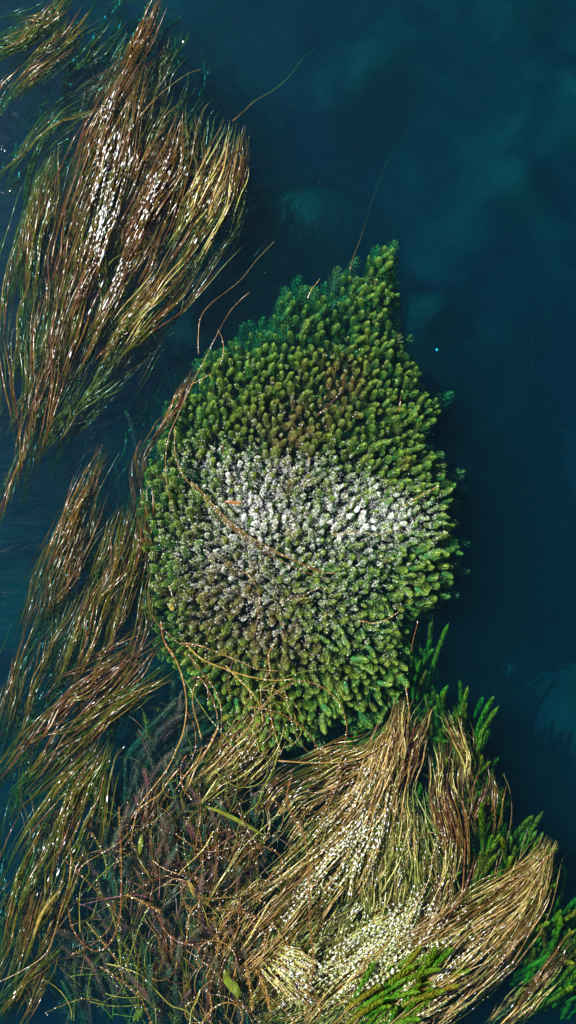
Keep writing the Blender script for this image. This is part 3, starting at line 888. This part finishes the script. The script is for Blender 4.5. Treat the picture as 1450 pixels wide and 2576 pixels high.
stem('leafy_stem', 'serrated rust stem running down through the wheat sheaf', [(735, 1950), (722, 2010), (742, 2062), (768, 2110), (778, 2200), (780, 2330), (790, 2420), (776, 2500), (770, 2590)], 0.0045, 'stem_rust', (0.045, 0.055), 0.014, 'whorl_brown', 0.011)
stem('leafy_stem', 'dark serrated stem beside the rust stem on its right', [(860, 1950), (835, 2010), (812, 2060), (800, 2105), (790, 2150)], 0.004, 'stem_brown', (0.045, 0.045), 0.015, 'whorl_brown', 0.011)
stem('leafy_stem', 'thick woolly pale stem lying level in the middle of the tangle', [(498, 2254), (530, 2262), (570, 2258), (615, 2252), (655, 2233), (700, 2218), (740, 2205)], 0.005, 'stem_brown', (0.025, 0.04), 0.011, 'whorl_green', 0.014)
stem('leafy_stem', 'short brown stem crossing under the woolly stem', [(545, 2288), (590, 2290), (625, 2300), (662, 2312)], 0.005, 'stem_brown', (0.03, 0.03), 0.012, 'whorl_brown', 0.012)
stem('leafy_stem', 'brown stem forming a hook below the woolly stem', [(620, 2285), (585, 2300), (560, 2335), (540, 2360), (520, 2385), (512, 2420)], 0.004, 'stem_brown', (0.03, 0.02), 0.014, 'whorl_brown', 0.011)
stem('leafy_stem', 'golden bottlebrush stem in the dark centre', [(318, 2252), (345, 2262), (372, 2276), (400, 2292)], 0.004, 'stem_gold', (0.02, 0.025), 0.010, 'whorl_brown', 0.014)
stem('ribbon_strand', 'narrow ribbon curled into a ring left of the woolly stem', [(415, 2225), (440, 2212), (470, 2218), (495, 2238), (502, 2262), (495, 2290), (470, 2310)], 0.0036, 'stem_brown', (0.025, 0.02), flat=True)
stem('ribbon_strand', 'orange ribbon sagging across the centre tangle', [(398, 2305), (418, 2345), (445, 2368), (480, 2376), (525, 2370)], 0.0042, 'stem_rust', (0.02, 0.03), flat=True)
stem('long_stem', 'dark brown stem falling toward the bottom centre', [(468, 2390), (505, 2415), (545, 2450), (580, 2490), (615, 2535), (650, 2600)], 0.0042, 'stem_brown', (0.03, 0.04))
stem('ribbon_strand', 'bright green ribbon trailing to the bottom edge', [(268, 2425), (310, 2435), (355, 2455), (395, 2495), (430, 2530), (470, 2545), (520, 2590)], 0.004, 'stem_green', (0.01, 0.02), flat=True)
stem('leafy_stem', 'beaded dark stem under the bright green ribbon', [(250, 2430), (282, 2452), (320, 2478), (350, 2505), (368, 2540), (388, 2590)], 0.0038, 'stem_brown', (0.01, 0.005), 0.018, 'whorl_brown', 0.010)
stem('leafy_stem', 'teal stem lying level near the bottom edge', [(225, 2520), (270, 2530), (310, 2532), (360, 2528)], 0.003, 'stem_green', (-0.02, 0.002), 0.016, 'whorl_green', 0.012)
stem('long_stem', 'wet green stalk with a white shine at the bottom edge', [(505, 2490), (495, 2520), (482, 2545), (475, 2600)], 0.0045, 'stem_green', (0.03, 0.03))
stem('long_stem', 'silvery stem slanting down left in the upper tangle', [(537, 2093), (520, 2125), (498, 2152), (470, 2178), (452, 2198)], 0.0055, 'stem_gold', (0.03, 0.035))
stem('leafy_stem', 'olive beaded stem passing behind the silvery stem', [(430, 2090), (465, 2115), (500, 2138), (545, 2142), (585, 2132), (612, 2122)], 0.004, 'stem_brown', (0.02, 0.03), 0.016, 'whorl_brown', 0.009)
stem('long_stem', 'yellow stalk beside the silvery stem', [(385, 2165), (412, 2185), (440, 2196), (455, 2200)], 0.0045, 'stem_gold', (0.02, 0.03))
stem('ribbon_strand', 'gold ribbon crossing from the straw bundle down left', [(450, 1935), (425, 1965), (400, 2000), (370, 2020), (345, 2045), (330, 2110)], 0.0042, 'stem_gold', (0.02, 0.02), flat=True)
stem('long_stem', 'reddish wavy stem beneath the dark gap', [(470, 1790), (490, 1830), (492, 1880), (480, 1915), (455, 1945)], 0.003, 'stem_rust', (0.0, 0.0))
stem('long_stem', 'orange bent stem left of the straw bundle', [(470, 1900), (456, 1925), (456, 1960), (465, 1990), (485, 2015)], 0.0042, 'stem_rust', (0.01, 0.02))
stem('long_stem', 'brown stem slanting from the tangle to the leaf pair', [(600, 2040), (625, 2090), (650, 2130), (668, 2170)], 0.0036, 'stem_rust', (0.03, 0.035))
stem('leafy_stem', 'beaded teal stem sinking left of the woolly stem', [(372, 2286), (352, 2330), (335, 2380), (322, 2420)], 0.003, 'stem_green', (0.004, 0.0), 0.016, 'whorl_green', 0.010)
stem('leafy_stem', 'beaded stem to the left of the thick green leaf', [(495, 2060), (505, 2110), (512, 2160), (505, 2230), (500, 2330)], 0.0034, 'stem_brown', (0.01, 0.015), 0.018, 'whorl_brown', 0.009)
stem('leafy_stem', 'pale beaded stem hanging from the woolly stem', [(500, 2270), (478, 2300), (472, 2340), (470, 2372)], 0.0036, 'stem_gold', (0.02, 0.02), 0.015, 'whorl_brown', 0.010)
stem('long_stem', 'smooth stem curving down from the woolly stem', [(610, 2240), (602, 2290), (598, 2340), (580, 2385), (560, 2430), (548, 2480)], 0.0048, 'stem_brown', (0.035, 0.025))
stem('leafy_stem', 'golden tufted stem in the sunlit bottom', [(645, 2440), (660, 2470), (672, 2500), (680, 2545)], 0.004, 'stem_gold', (0.04, 0.045), 0.010, 'whorl_brown', 0.016)
stem('leafy_stem', 'golden tufted stem left of the other tufted one', [(618, 2420), (625, 2460), (632, 2500), (636, 2540)], 0.004, 'stem_gold', (0.035, 0.04), 0.010, 'whorl_brown', 0.014)
# on the cushion
GT = 'twigs lying across the cushion'
stem('twig', 'long brown twig across the cushion, top of the bundle of three', [(480, 1212), (515, 1245), (560, 1295), (610, 1338), (665, 1370), (720, 1400), (800, 1438), (850, 1442)], 0.0042, 'stem_gold', (0.06, 0.06), group=GT)
stem('twig', 'long brown twig across the cushion, middle of the bundle of three', [(520, 1262), (570, 1312), (620, 1352), (670, 1382), (735, 1408), (815, 1440)], 0.0038, 'stem_brown', (0.058, 0.06), group=GT)
stem('twig', 'long dark twig across the cushion, lowest of the bundle of three', [(560, 1308), (605, 1348), (650, 1380), (700, 1408), (770, 1440), (830, 1458)], 0.0038, 'stem_brown', (0.058, 0.06), group=GT)
stem('twig', 'thin twig above the brown leaf on the cushion', [(560, 1110), (566, 1160), (585, 1205), (612, 1240)], 0.0028, 'stem_brown', (0.055, 0.06), group=GT)
stem('twig', 'tan twig ending at the right side of the white glints', [(840, 1345), (900, 1338), (950, 1345), (1010, 1330)], 0.003, 'stem_gold', (0.06, 0.06), group=GT)
stem('twig', 'brown twig below the white glints on the right', [(725, 1510), (760, 1498), (800, 1482), (830, 1480)], 0.005, 'stem_brown', (0.055, 0.055), group=GT)
stem('twig', 'curved tan twig on the lower right of the cushion', [(905, 1562), (945, 1568), (980, 1555), (1003, 1540)], 0.0034, 'stem_gold', (0.055, 0.05), group=GT)
stem('grass_blade', 'grassy blades pointing off the right edge of the cushion', [(1015, 1275), (1050, 1252), (1105, 1222)], 0.004, 'stem_gold', (0.05, 0.05), flat=True, cat='grass blade')
stem('twig', 'red brown twig on the upper cushion', [(800, 1045), (835, 1012), (860, 985)], 0.003, 'stem_rust', (0.045, 0.045), group=GT)
stem('twig', 'tiny orange twig near the right spur of the cushion', [(1006, 1035), (1007, 1015), (1008, 998)], 0.004, 'stem_rust', (0.05, 0.05), group=GT)
stem('twig', 'curved twig with a white shine down the left edge of the cushion', [(488, 960), (468, 1000), (448, 1045), (428, 1090), (418, 1140), (418, 1200), (425, 1245), (440, 1290)], 0.0042, 'stem_brown', (0.04, 0.045))
stem('twig', 'second curved twig just inside the left edge of the cushion', [(440, 1075), (440, 1130), (450, 1175), (475, 1215), (520, 1260), (560, 1305)], 0.0032, 'stem_gold', (0.045, 0.055))
stem('twig', 'thin twig on the lower left of the cushion', [(424, 1475), (432, 1492), (440, 1515)], 0.0028, 'stem_gold', (0.05, 0.05))
stem('twig', 'knobbly brown twig in the middle of the lower cushion', [(610, 1435), (640, 1465), (653, 1500), (650, 1545), (640, 1600)], 0.004, 'stem_brown', (0.05, 0.05), group=GT)
# strands in open water
GS = 'thin strands drifting in open water'
stem('ribbon_strand', 'long thin strand curving from the cushion corner up over dark water', [(500, 890), (499, 850), (505, 800), (530, 765), (575, 730), (610, 700), (645, 655), (690, 608)], 0.0024, 'stem_brown', (0.012, -0.06), flat=True, taper=0.1, group=GS)
stem('ribbon_strand', 'straight thin strand with a wide brown tip beside the curving one', [(482, 968), (515, 905), (545, 845), (575, 790), (600, 760), (628, 735)], 0.0024, 'stem_brown', (0.012, -0.01), flat=True, taper=0.0, group=GS)
stem('ribbon_strand', 'hooked pale strand at the upper left corner of the cushion', [(480, 968), (515, 950), (548, 925), (562, 890), (560, 855), (548, 828)], 0.0022, 'stem_gold', (0.015, 0.005), flat=True, group=GS)
stem('ribbon_strand', 'faint blue strand running up from the tip of the cushion', [(880, 680), (890, 645), (905, 607), (920, 560), (938, 500), (960, 440), (985, 385), (1010, 360), (1030, 335)], 0.0028, 'stem_brown', (0.01, -0.4), flat=True, group=GS)
stem('ribbon_strand', 'drifting strand at the top reaching away from the upper bed', [(585, 305), (615, 280), (640, 255), (690, 225), (730, 190), (760, 150), (795, 122)], 0.004, 'stem_brown', (0.0, -0.28), flat=True, taper=0.3, group=GS)
stem('ribbon_strand', 'brown strand leaning right off the top of the upper bed', [(345, 300), (390, 250), (430, 215), (475, 185), (505, 175)], 0.0045, 'stem_brown', (0.0, -0.06), flat=True, group=GS)
stem('ribbon_strand', 'sunken thread between the curving strand and open water', [(640, 645), (680, 590), (712, 540), (735, 500), (765, 460)], 0.003, 'stem_brown', (-0.15, -0.4), flat=True, group=GS)
stem('ribbon_strand', 'short thread standing off the top of the cushion', [(775, 748), (785, 728), (805, 702)], 0.0022, 'stem_gold', (0.02, 0.02), flat=True, group=GS)
stem('twig', 'dark speckled twig off the right side of the upper bed', [(522, 545), (545, 520), (565, 500), (588, 478)], 0.003, 'stem_green', (0.0, 0.004), 0.014, 'whorl_green', 0.006)
# branching brown stalks on the right
GA = 'brown stalks rising among the foxtails'
stem('brown_stalk', 'thick brown stalk forking among the foxtails, lower branch', [(1080, 2470), (1140, 2385), (1195, 2320), (1225, 2260), (1245, 2200), (1255, 2140)], 0.0075, 'stem_brown', (0.0, -0.03), group=GA)
stem('brown_stalk', 'brown stalk rising straight to the highest foxtail tips', [(1205, 2320), (1235, 2255), (1258, 2170), (1280, 2100), (1288, 2040), (1282, 1985), (1268, 1950)], 0.006, 'stem_brown', (-0.02, -0.05), 0.03, 'whorl_green', 0.01, group=GA)
stem('brown_stalk', 'curved brown stalk with a green tip near the bed edge', [(1215, 2320), (1260, 2265), (1300, 2200), (1312, 2140), (1330, 2080)], 0.006, 'stem_brown', (-0.01, -0.04), group=GA)
stem('brown_stalk', 'short brown branch bending right below the forking stalk', [(1195, 2320), (1235, 2280), (1275, 2265), (1300, 2255)], 0.006, 'stem_brown', (0.0, -0.02), group=GA)
stem('brown_stalk', 'orange stalk standing beside the orange brown ribbons', [(1160, 2280), (1168, 2190), (1170, 2100), (1165, 2000), (1160, 1935)], 0.0055, 'stem_rust', (0.0, -0.03), group=GA)
stem('brown_stalk', 'rusty thread hanging below the right edge of the cushion', [(1035, 1640), (1040, 1610), (1048, 1580), (1052, 1562)], 0.004, 'stem_rust', (-0.03, 0.0), group=GA)
stem('brown_stalk', 'pair of tan threads down the shaded right flank', [(1020, 1720), (1026, 1760), (1030, 1800), (1022, 1840)], 0.004, 'stem_gold', (0.0, 0.01), group=GA)
stem('brown_stalk', 'looping brown stalk right of the wheat sheaf', [(1020, 2180), (1035, 2140), (1055, 2110), (1085, 2095), (1105, 2105)], 0.005, 'stem_brown', (0.0, 0.02), flat=True, group=GA)


def tangle(label, box, count, mats, z, seed, wmat='whorl_brown', group='curling beaded weed in the lower centre'):
    r = np.random.default_rng(seed)
    x0, y0, x1, y1 = box
    c0 = np.array(at((x0 + x1) / 2, (y0 + y1) / 2, -0.05))
    root = empty('tangled_weed', c0)
    tag(root, label, 'water plant', group)
    for q in range(count):
        n = int(r.integers(16, 34))
        a = math.radians(r.choice([90, 80, 100, -60, 30, 140]) + r.normal(0, 22))
        k0, k1 = r.normal(0, 0.07 if seed == 41 else 0.045), r.normal(0, 0.005)
        p = [(r.uniform(x0, x1), r.uniform(y0, y1))]
        for i in range(n - 1):
            a += k0 + k1 * i + r.normal(0, 0.03)
            p.append((p[-1][0] + 7.5 * math.cos(a), p[-1][1] - 7.5 * math.sin(a)))
        P = at_np(np.array(p), r.uniform(*z) + wiggle(n, 0.012, 2))
        t = np.linspace(0, 1, n)
        mt = mats[int(r.integers(len(mats)))]
        v, f = tube(P, r.uniform(0.0012, 0.0026) * (1 - 0.5 * t), 5)
        st = mesh_obj('stem', tri_mesh('stem', v - c0, f, M[mt]), root)
        if q % 3 == 0:
            continue
        wr = float(r.choice([0.006, 0.009, 0.012]))
        if (wmat, wr) not in WH:
            WH[(wmat, wr)] = [whorl_mesh(wmat, wr, 6, i) for i in range(3)]
        T, S, U = frames(P)
        vs = []
        for i in range(1, n, 1):
            wm = WH[(wmat, wr)][i % 3]
            co = np.empty(len(wm.vertices) * 3, np.float32)
            wm.vertices.foreach_get('co', co)
            fa = np.empty(len(wm.polygons) * 3, np.int32)
            wm.polygons.foreach_get('vertices', fa)
            R = np.array(Vector(T[i]).to_track_quat('Z', 'Y').to_matrix() @ Matrix.Rotation(r.uniform(0, 6.28), 3, 'Z'))
            vs.append(((co.reshape(-1, 3) * r.uniform(0.7, 1.2)) @ R.T + P[i] - c0, fa.reshape(-1, 3)))
        v, f = join(vs)
        tag(mesh_obj('leaf_whorls', tri_mesh('leaf_whorls', v, f, M[wmat]), st), kind='stuff')
        top = P[P[:, 2] > -0.012]
        if len(top):
            top = top.copy()
            top[:, 2] = np.maximum(top[:, 2], 0.0)
            stem_tops.append((top + np.array([0, 0, 0.003]), 1.6, wr))


SB, SR, SG, SN = 'stem_brown', 'stem_rust', 'stem_gold', 'stem_green'
tangle('curling beaded brown stems matted in the dark lower centre around the U bent stem', (170, 2060, 420, 2420), 70, [SB, 'stem_plum', SN, 'stem_plum'], (-0.2, 0.006), 31)
tangle('curling beaded brown stems matted left of the wheat sheaf', (400, 2000, 680, 2420), 85, [SB, 'stem_plum', SG, 'stem_plum', SN], (-0.15, 0.012), 32)
tangle('curling green stems matted along the bottom edge under the bright green ribbon', (180, 2400, 480, 2600), 50, [SN, SB, SN], (-0.10, 0.01), 33, 'whorl_green')
tangle('tightly looping plum stems at the surface between the U bent stem and the wheat sheaf', (280, 2080, 600, 2400), 40, [SB, 'stem_plum', SR], (-0.04, 0.012), 41)
tangle('golden curling stems heaped at the bottom centre beside the leaf pair', (480, 2390, 740, 2600), 44, [SG, SB, SG], (-0.04, 0.035), 34)
tangle('loose curling stems over the lower edge of the cushion', (470, 1690, 760, 1960), 22, [SB, SG, SN], (0.0, 0.035), 35, 'whorl_green')
tangle('dim curled stems in the dark gap left below the cushion', (300, 1780, 500, 2060), 24, [SN, SB, SN], (-0.2, -0.02), 36, 'whorl_green')


def loose_leaf(name, label, path, w, mat, z, group=None):
    ch = smooth_path(path, 14)
    P = at_np(ch, np.full(14, z) + wiggle(14, 0.004, 1))
    t = np.linspace(0, 1, 14)
    wid = w * np.clip(np.sin(math.pi * np.clip(t * 0.96 + 0.02, 0, 1)) ** 0.7, 0.05, 1)
    v, f = ribbon(P, wid, wiggle(14, 0.3, 1), 0.35)
    c0 = P[0].copy()
    root = empty(name, c0)
    tag(root, label, 'leaf', group)
    mesh_obj('leaf_blade', tri_mesh('leaf_blade', v - c0, f, M[mat]), root)
    v, f = tube(P[1:-1] + np.array([0, 0, w * 0.36]), 0.0012, 5)
    mesh_obj('midrib', tri_mesh('midrib', v - c0, f, M['stem_gold']), root)
    return root


loose_leaf('fallen_leaf', 'flat brown leaf resting on the cushion beside the white glints', [(565, 1262), (585, 1264), (610, 1267)], 0.008, 'leaf_brown', 0.065)
loose_leaf('pond_leaf', 'thick green leaf with a silver stalk in the upper tangle', [(515, 2028), (560, 2045), (605, 2068), (640, 2088), (660, 2100)], 0.009, 'leaf_green', 0.03)
loose_leaf('pond_leaf', 'left one of two lime green leaves near the bottom centre', [(566, 2440), (572, 2465), (585, 2490), (592, 2500)], 0.016, 'leaf_green', 0.045)
loose_leaf('pond_leaf', 'right one of two lime green leaves near the bottom centre', [(588, 2468), (595, 2490), (600, 2515)], 0.014, 'leaf_green', 0.045)
loose_leaf('pond_leaf', 'small yellow leaf on the ring shaped ribbon', [(472, 2215), (482, 2232), (490, 2258)], 0.009, 'leaf_yellow', 0.04)
loose_leaf('pond_leaf', 'long yellowish blade leaf tipped up on the lower left clump', [(85, 2365), (98, 2315), (118, 2280), (138, 2255), (152, 2235)], 0.006, 'leaf_yellow', 0.05)
loose_leaf('pond_leaf', 'small green leaf caught in the straw bundle below the cushion', [(562, 1815), (568, 1805), (580, 1800)], 0.011, 'leaf_green', 0.045)
loose_leaf('pond_leaf', 'pale curled leaf on the lower left rim of the cushion', [(428, 1518), (432, 1528), (436, 1538)], 0.010, 'leaf_yellow', 0.055)
loose_leaf('pond_leaf', 'green leaf blade standing in the purple tangle', [(352, 2150), (354, 2125), (357, 2100)], 0.010, 'leaf_green', 0.0)
loose_leaf('pond_leaf', 'dark green upright leaf sunk at the bottom edge', [(335, 2570), (350, 2550), (362, 2535)], 0.014, 'leaf_green', -0.03)
loose_leaf('pond_leaf', 'sunken green leaf left of the cushion in dark water', [(296, 1400), (298, 1390), (300, 1378)], 0.012, 'leaf_green', -0.05)

# ------------------------------------------------------------------ sun glints painted in as white specks
ICO_V = np.array([(0, 0, 1), (1, 0, 0), (0, 1, 0), (-1, 0, 0), (0, -1, 0), (0, 0, -1)], float)
ICO_F = np.array([(0, 1, 2), (0, 2, 3), (0, 3, 4), (0, 4, 1), (5, 2, 1), (5, 3, 2), (5, 4, 3), (5, 1, 4)])


def chart_of(P):
    s = (H - P[:, 2]) / H
    return np.stack([(P[:, 0] / s + 1.1525) / K, (2.048 - P[:, 1] / s) / K], 1)


def blobs(P, r, long=None):
    n = len(P)
    sc = np.ones((n, 3)) * r[:, None]
    sc[:, 2] *= 0.7
    V = ICO_V[None] * sc[:, None]
    if long is not None:                         # drawn out along the blade they are set on
        V = V + (V @ long[:, :, None]) * long[:, None] * rng.uniform(0.5, 6.0, (n, 1, 1)) 
    V = V + P[:, None]
    F = ICO_F[None] + (np.arange(n) * 6)[:, None, None]
    return V.reshape(-1, 3), F.reshape(-1, 3)


def dens(c, G, base):
    d = np.full(len(c), base)
    for (x, y, rx, ry, a) in G:
        d += a * np.exp(-((c[:, 0] - x) ** 2 / (2 * rx * rx) + (c[:, 1] - y) ** 2 / (2 * ry * ry)))
    return d


def glint(label, src, G, base, count, r, zmin, water_n=0, power=1.0):  # white specks standing in for sun glints, spread by a density map
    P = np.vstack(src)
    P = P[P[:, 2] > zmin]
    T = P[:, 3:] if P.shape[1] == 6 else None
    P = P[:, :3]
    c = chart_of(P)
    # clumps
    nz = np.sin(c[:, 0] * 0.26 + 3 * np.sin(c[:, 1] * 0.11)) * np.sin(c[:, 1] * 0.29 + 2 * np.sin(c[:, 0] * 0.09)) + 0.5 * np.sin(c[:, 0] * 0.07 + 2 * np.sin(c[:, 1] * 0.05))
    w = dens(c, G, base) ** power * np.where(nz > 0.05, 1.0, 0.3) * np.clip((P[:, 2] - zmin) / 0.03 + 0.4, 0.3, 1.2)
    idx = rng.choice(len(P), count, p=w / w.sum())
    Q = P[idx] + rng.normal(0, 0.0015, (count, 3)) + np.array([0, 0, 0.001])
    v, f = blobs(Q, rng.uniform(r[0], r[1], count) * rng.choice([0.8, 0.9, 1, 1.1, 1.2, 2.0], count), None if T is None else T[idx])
    if water_n:                                  # more painted glare: white specks laid on the water among the shoots
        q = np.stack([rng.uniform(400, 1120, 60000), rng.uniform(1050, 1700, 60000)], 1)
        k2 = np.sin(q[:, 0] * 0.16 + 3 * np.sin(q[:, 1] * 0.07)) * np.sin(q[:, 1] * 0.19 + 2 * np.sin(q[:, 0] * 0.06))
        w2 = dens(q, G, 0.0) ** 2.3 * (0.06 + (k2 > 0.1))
        q = q[rng.choice(len(q), water_n, p=w2 / w2.sum())]
        v2, f2 = blobs(at_np(q, rng.uniform(0.001, 0.007, water_n)), rng.uniform(r[0], r[1] * 1.1, water_n))
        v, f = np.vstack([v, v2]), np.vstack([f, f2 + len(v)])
    o = mesh_obj('glint_specks', tri_mesh('glint_specks', v, f, M['glint']))
    tag(o, label, 'glint', kind='stuff')
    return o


glint('white specks painting sun glints over the green cushion, thickest in a band across its middle', mat_world,
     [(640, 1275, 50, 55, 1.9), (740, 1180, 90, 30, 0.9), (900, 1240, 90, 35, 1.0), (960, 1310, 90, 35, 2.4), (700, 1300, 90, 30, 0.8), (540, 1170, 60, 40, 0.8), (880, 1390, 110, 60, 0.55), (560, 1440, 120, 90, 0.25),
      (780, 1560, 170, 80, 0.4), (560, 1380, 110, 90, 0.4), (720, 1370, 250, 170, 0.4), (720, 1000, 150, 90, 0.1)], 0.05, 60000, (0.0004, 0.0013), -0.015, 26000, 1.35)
glint('white specks painting sun glints over the sunlit ribbons of the lower bed', [p for p in blade_pts],
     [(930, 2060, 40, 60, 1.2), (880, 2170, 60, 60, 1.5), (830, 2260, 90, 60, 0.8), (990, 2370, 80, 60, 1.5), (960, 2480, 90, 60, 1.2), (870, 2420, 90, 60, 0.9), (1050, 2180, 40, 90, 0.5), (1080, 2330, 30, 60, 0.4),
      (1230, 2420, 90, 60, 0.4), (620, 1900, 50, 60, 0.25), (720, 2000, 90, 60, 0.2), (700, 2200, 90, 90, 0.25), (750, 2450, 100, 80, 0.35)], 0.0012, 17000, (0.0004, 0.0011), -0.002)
def flecks(label, src, G, count):
    P = np.vstack(src)
    c = chart_of(P)
    w = dens(c, G, 0.0) * (P[:, 2] > -0.006)
    idx = rng.choice(len(P), count, p=w / w.sum())
    Q = P[idx, :3] + rng.normal(0, 0.004, (count, 3)) + np.array([0, 0, 0.004])
    a = rng.uniform(0, 6.28, count)
    L = rng.uniform(0.002, 0.0045, count)[:, None]
    d = np.stack([np.cos(a), np.sin(a), rng.normal(0, 0.35, count)], 1) * L
    e = np.stack([-np.sin(a), np.cos(a), rng.normal(0, 0.35, count)], 1) * L * 0.45
    up = np.array([0, 0, 0.0012])
    V = np.stack([Q - d, Q - e, Q + e, Q + d, Q + up], 1).reshape(-1, 3)
    F = (np.array([(0, 1, 4), (1, 3, 4), (3, 2, 4), (2, 0, 4)])[None] + (np.arange(count) * 5)[:, None, None]).reshape(-1, 3)
    tone = np.repeat(rng.random(count), 5)
    o = mesh_obj('leaf_flecks', tri_mesh('leaf_flecks', V, F, M['fleck'], True, {'tip': np.repeat(rng.random(count) * 0.8, 5), 'tone': tone}))
    tag(o, label, 'leaf bits', kind='stuff')


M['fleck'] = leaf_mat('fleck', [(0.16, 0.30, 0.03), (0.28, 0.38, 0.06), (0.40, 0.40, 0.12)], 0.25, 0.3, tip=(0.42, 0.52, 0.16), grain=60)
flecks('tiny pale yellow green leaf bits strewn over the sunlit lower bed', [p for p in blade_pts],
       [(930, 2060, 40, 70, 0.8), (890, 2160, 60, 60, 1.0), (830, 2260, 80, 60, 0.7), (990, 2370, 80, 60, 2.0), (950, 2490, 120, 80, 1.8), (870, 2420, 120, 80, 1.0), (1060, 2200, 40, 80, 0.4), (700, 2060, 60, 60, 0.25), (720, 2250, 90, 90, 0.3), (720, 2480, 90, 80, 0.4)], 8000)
glint('bright specks painting sun glints along the ribbon weed of the left beds', [p for p in blade_pts],
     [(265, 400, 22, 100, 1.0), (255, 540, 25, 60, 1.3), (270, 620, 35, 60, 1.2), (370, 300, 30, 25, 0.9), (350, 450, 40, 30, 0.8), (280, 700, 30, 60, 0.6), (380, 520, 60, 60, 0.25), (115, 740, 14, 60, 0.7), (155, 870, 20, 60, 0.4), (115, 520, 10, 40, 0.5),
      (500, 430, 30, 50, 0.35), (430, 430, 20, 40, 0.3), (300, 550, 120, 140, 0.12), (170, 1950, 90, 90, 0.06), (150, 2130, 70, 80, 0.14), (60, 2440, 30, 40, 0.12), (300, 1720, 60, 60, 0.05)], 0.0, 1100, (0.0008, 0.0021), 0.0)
Ps, Rs = [], []  # glints on the stems, painted as small white specks
for top, dr, wr in stem_tops:
    if len(top) == 0:
        continue
    n = max(2, int(len(top) * 0.2 * dr))
    q = top[rng.integers(len(top), size=n)] + np.stack([rng.normal(0, wr * 0.45, n), rng.normal(0, wr * 0.45, n), np.full(n, 0.001)], 1)
    Ps.append(q)
    Rs.append(rng.uniform(0.0013, 0.0029, n))
v, f = blobs(np.vstack(Ps), np.concatenate(Rs))
tag(mesh_obj('sparkles', tri_mesh('sparkles', v, f, M['glint'])), 'small white specks painting sun glints on the loose stems and twigs', 'sparkles', kind='stuff')

# ------------------------------------------------------------------ lone bubbles and drifting bits on the open water
for (x, y, r_, lab) in [(1100, 880, 0.0065, 'single pale bubble drifting on dark water to the right of the cushion'), (461, 105, 0.004, 'single white bubble by the top of the upper bed')]:
    P = np.array([at(x, y, -0.35 if r_ > 0.006 else 0.002)])
    bm_v, bm_f = [], []
    th = np.linspace(0, math.pi / 2, 6)
    ph = np.arange(12) * math.pi / 6
    V = np.stack([np.outer(np.sin(th), np.cos(ph)), np.outer(np.sin(th), np.sin(ph)), np.outer(np.cos(th), np.ones(12)) * 0.6], -1).reshape(-1, 3) * r_
    F = []
    for a in range(5):
        for b in range(12):
            p, q = a * 12 + b, a * 12 + (b + 1) % 12
            F += [(p, p + 12, q + 12), (p, q + 12, q)]
    o = mesh_obj('bubble', tri_mesh('bubble', V, np.array(F), M['glint']))
    o.location = P[0]
    tag(o, lab, 'bubble')
n = 260
q = np.stack([rng.uniform(450, 1450, n), rng.uniform(0, 2300, n)], 1)
v, f = blobs(at_np(q, rng.uniform(-0.25, 0.0005, n)), rng.uniform(0.0006, 0.0016, n))
tag(mesh_obj('drifting_specks', tri_mesh('drifting_specks', v, f, M['fleck'], True, {'tip': np.zeros(len(v)), 'tone': np.full(len(v), 0.5)})), 'tiny drifting plant specks in the open water', 'specks', kind='stuff')
